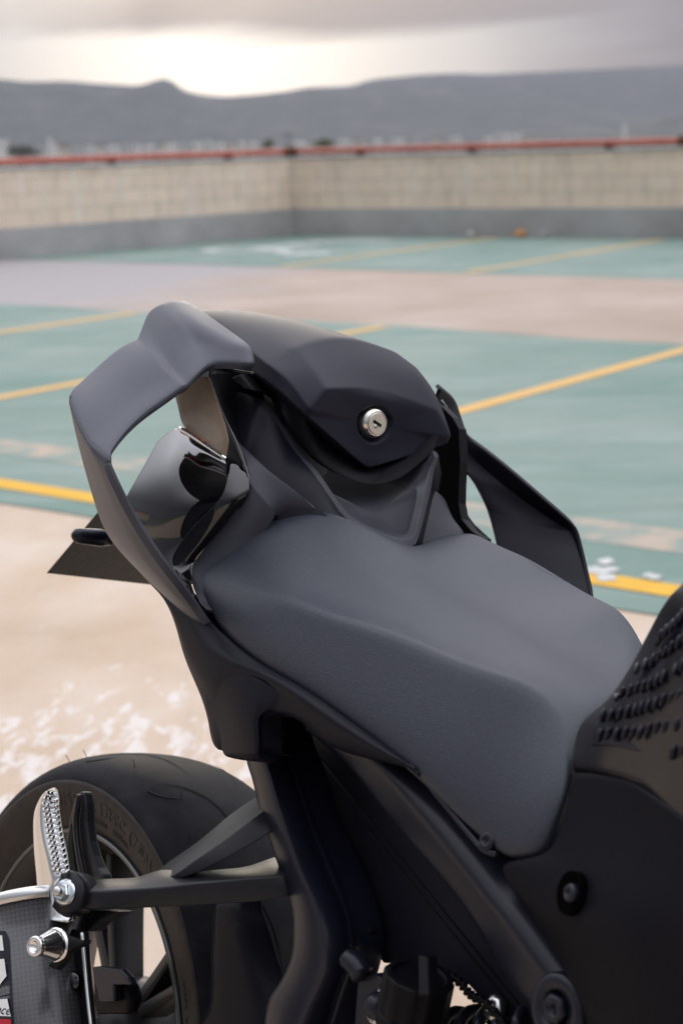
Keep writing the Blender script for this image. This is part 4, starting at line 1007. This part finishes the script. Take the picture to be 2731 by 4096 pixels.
# ---------------- textured side cover
R = [
 [(1318,1779,-.132),(1345,1778,-.136),(1371,1780,-.140),(1424,1788,-.148),(1460,1803,-.156),(1503,1831,-.166),(1568,1877,-.178),(1680,1965,-.19)],
 [(1306,1830,-.138),(1350,1832,-.144),(1400,1845,-.152),(1450,1865,-.160),(1500,1890,-.170),(1560,1930,-.182),(1620,1970,-.19),(1700,2030,-.20)],
 [(1285,1910,-.146),(1335,1925,-.154),(1390,1945,-.163),(1445,1965,-.172),(1500,1990,-.180),(1560,2020,-.190),(1630,2060,-.20),(1710,2110,-.21)],
 [(1240,1968,-.150),(1300,1995,-.160),(1360,2020,-.170),(1420,2045,-.180),(1490,2070,-.188),(1560,2100,-.196),(1640,2140,-.205),(1730,2190,-.21)],
 [(1156,1988,-.150),(1235,2050,-.160),(1310,2090,-.172),(1390,2120,-.184),(1470,2150,-.192),(1560,2185,-.198),(1650,2225,-.206),(1740,2270,-.21)],
 [(1195,2057,-.150),(1262,2120,-.162),(1335,2160,-.174),(1410,2195,-.185),(1490,2230,-.193),(1570,2265,-.198),(1660,2300,-.205),(1760,2350,-.21)],
 [(1274,2180,-.152),(1325,2215,-.165),(1380,2250,-.176),(1440,2280,-.185),(1510,2310,-.192),(1590,2340,-.197),(1680,2380,-.20),(1780,2430,-.21)],
 [(1327,2285,-.154),(1365,2310,-.166),(1410,2335,-.176),(1465,2365,-.184),(1530,2395,-.190),(1610,2420,-.194),(1700,2460,-.20),(1800,2500,-.21)],
 [(1365,2380,-.156),(1400,2400,-.166),(1440,2425,-.174),(1490,2450,-.180),(1555,2470,-.185),(1635,2500,-.19),(1720,2530,-.20),(1820,2570,-.21)]]
rows = [SS(*r) for r in R]
for r in rows: r.insert(0, r[0]+v3(-.002, .014, -.002))
rows.insert(0, [p+v3(.002, .016, -.002) for p in rows[0]])
net('side_cover', rows, 'cover', BK, thick=.003, lv=3, ccr={1: .5}, rcr={1: .4}, uv=420)
SCc = S(1307,2050,-.1745)
lathe('screw_well', [(-.006, .0160), (.0002, .0156), (.0004, .0144), (-.0002, .0138), (-.0006, .0001)], SCc+v3(0, -.001, 0), v3(-.34, -1, .10), 'void', BK, 40)
lathe('cover_screw', [(-.003, .0068), (.0035, .0066), (.005, .0055), (.0051, .0030), (.001, .0028), (.001, .0001)], S(1316,2052,-.1775), v3(-.34, -1, .10), 'frame', BK, 24)

# ---------------- fuel tank with its knee pad
R = [
 [(1600,1290,-.12),(1568,1342,-.125),(1528,1386,-.125),(1471,1492,-.122),(1414,1584,-.118),(1370,1628,-.115),(1340,1658,-.114),(1324,1700,-.116),(1317,1762,-.120)],
 [(1660,1330,-.16),(1610,1370,-.155),(1560,1420,-.150),(1505,1515,-.146),(1450,1600,-.142),(1408,1645,-.138),(1378,1680,-.134),(1360,1715,-.134),(1352,1764,-.134)],
 [(1720,1380,-.185),(1670,1430,-.18),(1620,1475,-.176),(1560,1560,-.170),(1510,1635,-.164),(1468,1680,-.158),(1435,1712,-.152),(1418,1738,-.149),(1408,1774,-.148)],
 [(1780,1440,-.20),(1730,1500,-.195),(1680,1550,-.190),(1620,1630,-.184),(1575,1690,-.178),(1530,1730,-.171),(1500,1755,-.165),(1485,1775,-.161),(1475,1800,-.158)],
 [(1840,1500,-.21),(1800,1570,-.205),(1750,1620,-.20),(1690,1700,-.195),(1640,1750,-.188),(1600,1785,-.182),(1560,1805,-.176),(1535,1820,-.172),(1520,1838,-.168)],
 [(1900,1560,-.21),(1860,1640,-.21),(1810,1700,-.205),(1750,1770,-.20),(1700,1820,-.195),(1660,1850,-.19),(1630,1870,-.185),(1600,1885,-.18),(1580,1900,-.176)]]
trow = [SS(*r) for r in R]
trow.insert(0, [p+v3(.01, .035, -.005) for p in trow[0]]); trow.insert(0, [p+v3(.02, .20, .02) for p in trow[0]])
for r in trow: r.append(r[-1]+v3(0, .015, -.012))
net('fuel_tank', trow, 'tank', BK, thick=.003, lv=3, rcr={2: .45}, ccr={8: .3})
def ty(u, v):  # lateral position of the tank skin
    P_ = [q for r in R for q in r]; ww = [1/((q[0]-u)**2+(q[1]-v)**2+30) for q in P_]; return sum(a*q[2] for a, q in zip(ww, P_))/sum(ww)
def TS(u, v, o_=0): return S(u, v, ty(u, v)-.004-o_)
# pad skin, a thin raised panel, and its beads
PR = [
 [(1602,1360),(1560,1418),(1515,1488),(1462,1560),(1410,1622),(1366,1656),(1357,1690),(1355,1712)],
 [(1650,1400),(1610,1455),(1565,1520),(1512,1590),(1462,1645),(1425,1672),(1416,1695),(1414,1714)],
 [(1700,1450),(1660,1505),(1615,1565),(1570,1625),(1525,1670),(1494,1695),(1484,1715),(1478,1732)],
 [(1750,1500),(1712,1560),(1668,1615),(1630,1665),(1590,1705),(1560,1732),(1546,1750),(1537,1762)]]
prw = [[TS(u, v) for u, v in r] for r in PR]
pad = net('knee_pad', prw, 'pad', BK, thick=.004, lv=2, off=1)
beads = []
cro = lambda x, y: (976+.43845*x, 1320.5+.43845*y)
rowsb = [[(912,840),(955,832),(1000,832),(1045,828),(1085,826),(1125,822),(1165,812),(1210,800),(1258,790),(1318,780)],
 [(928,735),(970,735),(1015,728),(1057,715),(1097,704),(1130,695),(1165,685),(1203,670),(1242,655),(1287,645),(1330,632),(1375,615)],
 [(1000,640),(1032,615),(1070,608),(1105,593),(1140,585),(1175,570),(1212,550),(1245,530),(1308,495),(1345,470)],
 [(1105,490),(1150,468),(1188,447),(1220,428),(1252,405),(1285,380),(1325,350),(1360,320)],
 [(1215,345),(1230,320),(1258,295),(1290,268),(1318,240),(1342,210),(1365,180)],
 [(1295,930),(1345,920)]]
bv, bf = [], []
bmb = bmesh.new(); bmesh.ops.create_uvsphere(bmb, u_segments=12, v_segments=8, radius=1); bvs = [np.array(v.co) for v in bmb.verts]; bfs = [tuple(v.index for v in f.verts) for f in bmb.faces]; bmb.free()
for rb in rowsb:
    for (x, y) in rb:
        u, v = cro(x, y); c = TS(u, v, .0035)
        a = TS(u+5, v-14, .0035)-c; a /= np.linalg.norm(a); n_ = v3(0, -1, 0)-a*(v3(0, -1, 0)@a); n_ /= np.linalg.norm(n_); b_ = np.cross(a, n_); n0 = len(bv)
        bv += [c+a*q[0]*.0056+b_*q[1]*.0023+n_*q[2]*.0024 for q in bvs]; bf += [tuple(i+n0 for i in f) for f in bfs]
mesh('grip_beads', bv, bf, 'pad', pad)
# ---------------- rear brake fluid reservoir, shock, small hardware
RCt = S(963,2240,-.135)
axr = v3(.10, -.10, 1); axr /= np.linalg.norm(axr)
capv = []
def ribbed(name, c, ax, r, h, ribs, m):
    x = np.cross(ax, v3(1, 0, 0)); x /= np.linalg.norm(x); y = np.cross(ax, x); n = ribs*6; secs = []
    for d, k_ in ((-h, 1.0), (-h*.05, 1.0), (0, .95), (.0005, .80), (-.002, .76), (-.002, .02)):
        ring_ = []
        for j in range(n):
            th = 2*math.pi*j/n; q = r*k_*(1+.035*(1 if (j % 6) in (1, 2, 3) else 0)*(1 if k_ > .9 else 0)); ring_.append(c+ax*d+q*(math.cos(th)*x+math.sin(th)*y))
        secs.append(ring_)
    return sharp(solid(name, secs, m, BK, bev=.0006), 40)
ribbed('reservoir_cap', RCt, axr, .0285, .032, 12, 'plastic_dark')
lathe('fluid_reservoir', [(-.033, .0255), (-.036, .027), (-.044, .027), (-.046, .0235), (-.10, .0230), (-.10, .0001)], RCt, axr, 'amber', BK, 40)
lathe('reservoir_collar', [(-.033, .026), (-.033, .0282), (-.046, .0282), (-.046, .024)], RCt, axr, 'plastic_dark', BK, 40)
slab('cap_clamp', SS((958,2192,-.150),(980,2196,-.150),(982,2288,-.165),(958,2288,-.165)), v3(0, .012, 0), 'plastic_dark', BK, .002)
lathe('reservoir_bolt', [(0, .012), (.002, .012), (.003, .0095), (.007, .0085), (.009, .005), (.0092, .0001)], S(864,2310,-.135), v3(-.1, -1, .2), 'zincblue' if 'zincblue' in M else 'frame', BK, 24)
lathe('bolt_washer', [(-.001, .0150), (.001, .0148), (.0012, .011)], S(868,2312,-.134), v3(-.1, -1, .2), 'zinc', BK, 28)
slab('reservoir_bracket', SS((820,2240,-.125),(860,2235,-.125),(900,2262,-.125),(905,2380,-.125),(810,2380,-.125)), v3(0, .02, 0), 'frame', BK, .002)
tube('linkage_end', SS((800,2200,-.13),(818,2215,-.13),(832,2240,-.13)), .010, 'frame', BK, 14, 4)
slab('linkage_plate', SS((808,2092,-.11),(822,2083,-.11),(832,2086,-.11),(848,2140,-.11),(842,2170,-.11),(832,2180,-.11),(818,2170,-.11)), v3(0, .01, 0), 'hugger', BK, .001)
hel = []
ca = S(1020,2412,-.07); cb = S(1165,2402,-.07); ax_ = (cb-ca)/np.linalg.norm(cb-ca); ux = np.cross(ax_, v3(0, 0, 1)); ux /= np.linalg.norm(ux); uy = np.cross(ax_, ux)
for i in range(150): th = i*.25; hel.append(ca+ax_*(i*.0009-.02)+.030*(math.cos(th)*ux+math.sin(th)*uy))
tube('shock_spring', hel, .0055, 'frame', BK, 10, 1)
lathe('shock_body', [(-.03, .0001), (-.03, .016), (.12, .016), (.12, .0001)], ca, ax_, 'frame', BK, 24)
lathe('shock_screw', [(0, .011), (.006, .011), (.008, .009), (.0082, .004), (.004, .0038), (.004, .0001)], S(1143,2318,-.09), v3(-.2, -1, .3), 'steel_r', BK, 6)
slab('screw_tab', SS((1128,2298,-.085),(1160,2304,-.085),(1172,2342,-.085),(1120,2342,-.085)), v3(0, .006, 0), 'steel_r', BK, .001)

# ---------------- hugger and swingarm
rows = [SS(*r) for r in [
 [(520,2060,-.094),(555,2062,-.094),(600,2066,-.080)],
 [(503,2076,-.098),(541,2082,-.100),(605,2100,-.082)],
 [(494,2100,-.100),(548,2110,-.102),(620,2140,-.084)],
 [(490,2187,-.102),(567,2170,-.104),(640,2210,-.086)],
 [(489,2275,-.104),(592,2246,-.106),(670,2290,-.088)],
 [(484,2318,-.104),(608,2300,-.106),(690,2350,-.088)],
 [(467,2354,-.104),(618,2352,-.106),(700,2400,-.088)],
 [(440,2420,-.104),(630,2420,-.106),(720,2460,-.088)]]]
net('wheel_hugger', rows, 'hugger', BK, thick=.003, lv=2, ccr={1: .5})
tube('hugger_edge', SS((512,2068,-.0975),(503,2078,-.0985),(495,2100,-.1005),(490,2187,-.1025),(489,2275,-.1045),(484,2318,-.1045),(467,2352,-.1045),(452,2390,-.1045)), .0016, 'hugger', BK, 8, 3)
secs = [[v3(x, y0+dy, z+dz) for dy, dz in ((0, -h), (0, h), (.035, h), (.035, -h))] for x, y0, z, h in ((-.05, -.13, .300, .022), (.10, -.135, .300, .026), (.25, -.13, .34, .04), (.40, -.11, .39, .06), (.55, -.10, .43, .07))]
solid('swingarm', secs, 'rim', BK, k=4, bev=.008)
solid('engine_back', [[v3(x, y, z) for y, z in ((-.08, .25), (-.08, .52), (.08, .52), (.08, .25))] for x in (.50, .80)], 'plastic_dark', BK, bev=.01)
lathe('axle_nut', [(0, .0001), (0, .022), (.012, .020), (.012, .011), (.0, .010)], WC+v3(0, -.135, 0), v3(0, -1, 0), 'zinc', BK, 6)
# rear caliper on its hanger, dark
slab('brake_caliper', SS((203,2240,-.125),(262,2232,-.125),(290,2262,-.125),(300,2300,-.125),(292,2330,-.125),(210,2330,-.125)), v3(0, .018, 0), 'plastic_dark', BK, .005)
slab('caliper_cover', SS((204,2222,-.135),(225,2219,-.135),(275,2226,-.135),(292,2245,-.135),(300,2262,-.135),(262,2262,-.135),(262,2300,-.135),(228,2302,-.135),(222,2270,-.135)), v3(0, .01, 0), 'frame', BK, .002)

# ---------------- passenger peg bracket
C5 = lambda x, y: (.4394*x, 1665+.4394*y)
def beam3(name, st, m, lip=.012, bev=.0035):
    """st: (top-front px, y), (bottom px), (top-back px) in crop coordinates; makes a closed bar"""
    secs = []
    for tf, bf, tb, y in st:
        a = S(*C5(*tf), y); b_ = S(*C5(*bf), y+.003); t_ = S(*C5(*tb), y+.022)
        secs.append([a, b_, b_+(t_-a), t_])
    return solid(name, secs, m, BK, k=4, bev=bev, seg=3)
beam3('peg_bracket', [
 ((320,872),(310,960),(330,830),-.262),((440,868),(440,968),(450,812),-.252),((540,866),(560,968),(560,800),-.243),
 ((700,858),(700,962),(710,792),-.226),((850,848),(850,955),(850,752),-.210),((1000,828),(1000,946),(990,765),-.194),
 ((1150,815),(1150,938),(1140,752),-.178),((1300,800),(1300,930),(1290,735),-.160),((1460,785),(1480,905),(1420,690),-.140),((1520,775),(1545,890),(1490,680),-.128)], 'cast')
beam3('bracket_arm', [
 ((800,838),(810,850),(745,800),-.199),((850,818),(862,845),(790,776),-.197),((895,792),(905,832),(835,752),-.194),((940,765),(965,800),(868,724),-.191),((1010,712),(1050,765),(930,680),-.184),((1100,650),(1160,708),(1010,625),-.174),
 ((1200,580),(1260,655),(1110,545),-.162),((1290,512),(1340,610),(1200,468),-.150),((1360,462),(1415,560),(1315,388),-.138),((1420,415),(1470,520),(1385,345),-.126)], 'cast')
# boss at the hinge, with flange nut and stud
HB = S(155,2050,-.262)
lathe('hinge_boss', [(-.022, .020), (0, .0205), (.003, .0185), (.0032, .0001)], HB, v3(.35, -.90, .25), 'cast', BK, 36)
nax = v3(.35, -.90, .25)
hb = HB+nax*.0035
lathe('hinge_nut', [(0, .0125), (.0015, .0125), (.0030, .0098)], hb, nax, 'zinc', BK, 28)
sharp(lathe('hinge_nut', [(.0020, .0088), (.0075, .0088), (.0088, .0076), (.0088, .0001)], hb, nax, 'zinc', BK, 6), 20)
lathe('hinge_stud', [(0, .0045), (.0135, .0045), (.0145, .0038), (.0145, .0001)], hb, nax, 'steel_r', BK, 18)
# heel guard blade
CA = lambda x, y: (.27965*x, 1693.6+.27965*y)
og = [(590,1180),(560,1000),(530,860),(560,760),(575,640),(600,560),(622,495),(645,450),(670,440),(688,460),(700,545),(705,700),(725,850),(760,970),(800,1070),(840,1130),(850,1180)]
hg = slab('heel_guard', [S(*CA(x, y), -.205) for x, y in og], v3(0, .012, 0), 'cast', BK, .003, 3)
ig = [(570,1160),(548,960),(565,780),(585,700),(598,760),(600,900),(615,1040),(640,1160)]
slab('guard_web', [S(*CA(x, y), -.2065) for x, y in ig], v3(0, .004, 0), 'black', BK, .001)
tube('guard_rib', [S(*CA(x, y), -.209) for x, y in ((655,470),(640,560),(625,680),(630,800),(645,930),(670,1060),(690,1150))], .0032, 'cast', BK, 10, 4)
# ---------------- folding foot peg
stn = [  # left edge, ridge, right edge of the peg at stations from tip to root
 ((375,445),(395,437),(425,436)),((345,475),(372,455),(455,465)),((310,530),(345,520),(472,530)),((275,620),(335,600),(480,630)),((265,740),(340,720),(497,740)),((267,860),(365,850),(520,860)),
 ((270,960),(395,950),(545,960)),((278,1060),(420,1050),(562,1070)),((286,1160),(440,1130),(570,1170)),((298,1300),(430,1250),(520,1290)),((318,1430),(425,1400),(560,1420)),((340,1515),(400,1470),(600,1470)),((360,1540),(420,1500),(600,1545))]
secs = []
for i, (a, b_, c_) in enumerate(stn):
    y0 = -.268; dz = .016 if 1 < i < 11 else .009
    pa = S(*CA(*a), y0+.004); pb = S(*CA(*b_), y0-.006); pc = S(*CA(*c_), y0+.010)
    secs.append([pa, m_(pa, pb, .5)+v3(0, -.001, 0), pb, m_(pb, pc, .5)+v3(0, -.0005, 0), pc, pc+v3(-.012, .012, 0), m_(pa, pc, .5)+v3(-.016, .014, 0), pa+v3(-.008, .008, 0)])
peg = solid('foot_peg', secs, 'steel', BK, k=3, bev=0)
s_ = peg.modifiers.new('sub', 'SUBSURF'); s_.levels = s_.render_levels = 1
kv, kf = [], []
py_v = [(-1, -1, 0), (1, -1, 0), (1, 1, 0), (-1, 1, 0), (-.35, -.35, 1), (.35, -.35, 1), (.35, .35, 1), (-.35, .35, 1)]
py_f = [(0, 1, 5, 4), (1, 2, 6, 5), (2, 3, 7, 6), (3, 0, 4, 7), (4, 5, 6, 7)]
for i in range(15):
    t_ = i/14; y = 455+t_*(1085-455)
    xl = np.interp(y, [450, 540, 700, 900, 1085], [385, 350, 375, 405, 440]); xr = np.interp(y, [450, 520, 700, 900, 1085], [455, 470, 488, 525, 560])
    nn = 3 if i == 0 else 4
    for j in range(nn):
        x = xl+(xr-xl)*(j+.25)/(nn-.5); c = S(*CA(x, y+j*6), -.2755+.011*(j/(nn-1)))
        a = S(*CA(x+1, y+12), -.2755+.011*(j/(nn-1)))-c; a /= np.linalg.norm(a); n_ = v3(.55, -.8, .25); n_ -= a*(n_@a); n_ /= np.linalg.norm(n_); b_ = np.cross(n_, a); n0 = len(kv)
        kv += [c+(a*q[0]+b_*q[1])*.0023+n_*q[2]*.0034-n_*.001 for q in py_v]; kf += [tuple(k_+n0 for k_ in f) for f in py_f]
o = mesh('peg_studs', kv, kf, 'steel', peg, False); bevel(o, .0003, 1)
# rubber bush behind the root of the peg
lathe('peg_bush', [(0, .0001), (0, .020), (.012, .022), (.024, .020), (.024, .0001)], S(*CA(345,1480), -.245), v3(.3, .9, -.2), 'plastic_dark', BK, 28)
slab('bracket_gusset', [S(*CA(x, y), -.225) for x, y in ((440,1400),(620,1400),(900,1420),(960,1430),(800,1510),(700,1600),(600,1560),(430,1560))], v3(0, .02, 0), 'cast', BK, .004)

# ---------------- silencer
XA = S(68,2078,-.262); XB = S(102,2420,-.262); axx = XB-XA; XL = np.linalg.norm(axx); axx /= XL
sil = lathe('silencer', [(0, .0535), (XL+.05, .0535), (XL+.08, .045)], XA+axx*.004, axx, 'carbon', BK, 96)
me = sil.data; ul = me.uv_layers.new(name='UV'); xx = np.cross(axx, [0, 0, 1.]); xx /= np.linalg.norm(xx); yy = np.cross(axx, xx)
for lp in me.loops:
    q = np.array(me.vertices[lp.vertex_index].co)-XA; th = math.atan2(q@yy, q@xx); ul.data[lp.index].uv = ((th*.0535)*330, (q@axx)*330)
lathe('silencer_band', [(.005, .0538), (.005, .0546), (-.003, .0549), (-.006, .0540), (-.007, .052), (-.006, .049), (-.004, .048)], XA, axx, 'steel_r', BK, 96)
lathe('silencer_core', [(-.004, .0482), (.004, .046), (.06, .040), (.06, .0001)], XA, axx, 'black', BK, 48)
# strap, hanger, cone spacer bolt
def on_can(ang, d, o_=0): return XA+axx*d+(.0535+o_)*(math.cos(ang)*xx+math.sin(ang)*yy)
def can_patch(name, a0, a1, d0, d1, m, o_=.0006, skew=0, par=None):
    n = 14; rows_ = [[on_can(a0+(a1-a0)*j/n, d0+(d1-d0)*i/3+skew*j/n, o_) for j in range(n+1)] for i in range(4)]
    o = grid_mesh(name, rows_, m, par or sil); return o
def can_uv(u, v):
    """surface point of the silencer seen at (u, v)"""
    d = ray(u, v); d = np.array([d@FWD, d@LFT, d@UPB]); w0 = c0-XA
    dp = d-axx*(d@axx); wq = w0-axx*(w0@axx); A2 = dp@dp; B2 = 2*dp@wq; C2 = wq@wq-.0535**2; D2 = B2*B2-4*A2*C2
    t = (-B2-math.sqrt(max(D2, 0)))/(2*A2); p = c0+t*d; q = p-XA; return math.atan2(q@yy, q@xx), q@axx
def can_poly(name, px_, m, o_):
    uvp = [can_uv(*p) for p in px_]; P_ = []
    n = len(uvp)
    for i in range(n):
        a, b_ = uvp[i], uvp[(i+1) % n]
        for j in range(8): P_.append((a[0]+(b_[0]-a[0])*j/8, a[1]+(b_[1]-a[1])*j/8))
    bm = bmesh.new(); vs_ = [bm.verts.new((p[0]*.0535, p[1], 0)) for p in P_]; bm.faces.new(vs_)
    bmesh.ops.triangulate(bm, faces=bm.faces)
    for _ in range(2): bmesh.ops.subdivide_edges(bm, edges=bm.edges, cuts=1)
    V_ = [on_can(v.co.x/.0535, v.co.y, o_) for v in bm.verts]; F_ = [tuple(v.index for v in f.verts) for f in bm.faces]; bm.verts.index_update(); F_ = [tuple(v.index for v in f.verts) for f in bm.faces]; bm.free()
    return mesh(name, V_, F_, m, sil)
can_poly('decal', [(-60,2138),(14,2138),(20,2150),(34,2360),(34,2420),(-60,2420)], 'navy', .0006)
can_poly('decal_letter', [(-60,2150),(7,2148),(11,2183),(-60,2190)], 'white', .0011)
can_poly('decal_letter', [(-60,2212),(12,2202),(17,2242),(2,2262),(-60,2285)], 'white', .0011)
can_poly('decal_letter', [(-60,2300),(19,2294),(27,2334),(-60,2330)], 'white', .0011)
can_poly('decal_bar', [(-60,2337),(27,2341),(29,2354),(-60,2352)], 'crimson', .0013)
can_poly('decal_letter', [(-60,2360),(29,2362),(31,2400),(-60,2400)], 'white', .0011)
me = textmesh('nce', .0115, .0001, .35); Vt = []
a0_, d0_ = can_uv(20, 2328); a1_, d1_ = can_uv(-14, 2323)
ta = np.array([(a0_-a1_)*.0535, d0_-d1_]); ta /= np.hypot(*ta); tb_ = np.array([-ta[1], ta[0]])
cc_ = np.array([can_uv(8, 2329)[0]*.0535, can_uv(8, 2329)[1]])
up2 = np.array([can_uv(8, 2319)[0]*.0535, can_uv(8, 2319)[1]])-cc_
if up2@tb_ < 0: tb_ = -tb_
for v in me.vertices: q = cc_+ta*v.co.x+tb_*v.co.y; Vt.append(on_can(q[0]/.0535, q[1], .0016))
mesh('script_lettering', Vt, [tuple(p.vertices) for p in me.polygons], 'navy', sil, False)
HG = S(84,2173,-.315)
cax = v3(.30, -.93, .12); cax /= np.linalg.norm(cax); HG0 = HG-cax*.028
lathe('hanger_bolt', [(0, .0001), (0, .0150), (.002, .0155), (.0035, .0150), (.0036, .0138), (.006, .0138), (.007, .0145), (.010, .0142), (.024, .0086), (.0265, .0080), (.028, .0090), (.0305, .0090), (.0315, .0080), (.0315, .0050), (.028, .0048), (.028, .0001)], HG0, cax, 'steel', BK, 40)
hp = HG0
slab('silencer_hanger', [S(*CA(x, y), -.285) for x, y in ((395,1600),(470,1600),(680,1668),(700,1650),(690,1690),(600,1730),(560,1760),(520,1830),(455,1905),(395,1880),(420,1840),(470,1760),(465,1680),(420,1640))], v3(.004, .005, 0), 'plastic_dark', BK, .001)
slab('hanger_plate', [S(*CA(x, y), -.250) for x, y in ((560,1570),(690,1600),(700,1800),(745,2352),(760,2480),(420,2480),(430,2090),(520,1850))], v3(0, .006, 0), 'plastic_dark', BK, .001)
tube('hanger_edge', [S(*CA(x, y), -.252) for x, y in ((676,1600),(684,1700),(706,1950),(728,2180),(748,2352),(762,2480))], .0020, 'steel_r', BK, 8, 3)
lathe('hanger_screw', [(0, .009), (.004, .009), (.006, .007), (.006, .0001)], S(*CA(622,2000), -.252), v3(.2, -1, .1), 'gloss', BK, 20)

# ---------------- the rest of the machine, ahead of the frame edge
secs = []
for x, w2, z0, z1 in ((.72, .10, .80, .93), (.80, .155, .78, 1.02), (.92, .185, .76, 1.09), (1.05, .175, .76, 1.11), (1.14, .12, .80, 1.08)):
    secs.append([v3(x, -w2, z0), v3(x, -w2, z1-.07), v3(x, -w2*.6, z1-.012), v3(x, 0, z1), v3(x, w2*.6, z1-.012), v3(x, w2, z1-.07), v3(x, w2, z0), v3(x, 0, z0)])
solid('tank_shell', secs, 'tank', BK, k=4, bev=.004)
solid('engine', [[v3(x, y, z) for y, z in ((-w_, .22), (-w_, .74), (w_, .74), (w_, .22))] for x, w_ in ((.74, .15), (1.15, .17))], 'plastic_dark', BK, bev=.03)
solid('front_fairing', [[v3(x, y, z) for y, z in ((-w_, z0), (-w_, z1), (w_, z1), (w_, z0))] for x, w_, z0, z1 in ((1.16, .17, .35, .98), (1.35, .20, .45, 1.08), (1.55, .14, .70, 1.10), (1.66, .05, .80, .95))], 'plastic', BK, k=3, bev=.03)
tube('handlebar', [v3(1.22, -.36, 1.02), v3(1.27, -.24, 1.05), v3(1.28, 0, 1.06), v3(1.27, .24, 1.05), v3(1.22, .36, 1.02)], .014, 'frame', BK, 14, 5)
fwl = bpy.data.objects.new('front_wheel', None); COL.objects.link(fwl); fwl.parent = BK; fwl.location = (1.44, 0, .30)
fo = rev('tyre', [(-.055, .22), (-.060, .25), (-.045, .285), (0, .30), (.045, .285), (.060, .25), (.055, .22)], 'rubber', 96, parent=fwl)
rev('rim', [(-.045, .215), (-.05, .224), (.05, .224), (.045, .215)], 'rim', 96, parent=fwl)
for k in range(5):
    th = k*2*math.pi/5; tube('spoke', [v3(.03*math.cos(th), 0, .03*math.sin(th)), v3(.215*math.cos(th), 0, .215*math.sin(th))], .014, 'rim', fwl, 8, 1)
for sg in (-1, 1): tube('fork_leg', [v3(1.44, sg*.10, .30), v3(1.24, sg*.11, .98)], .024, 'frame', BK, 16, 1)
tube('side_stand', [v3(.62, .10, .25), v3(.56, .22, .12), v3(.55, .25, .085)], .011, 'frame', BK, 12, 3)
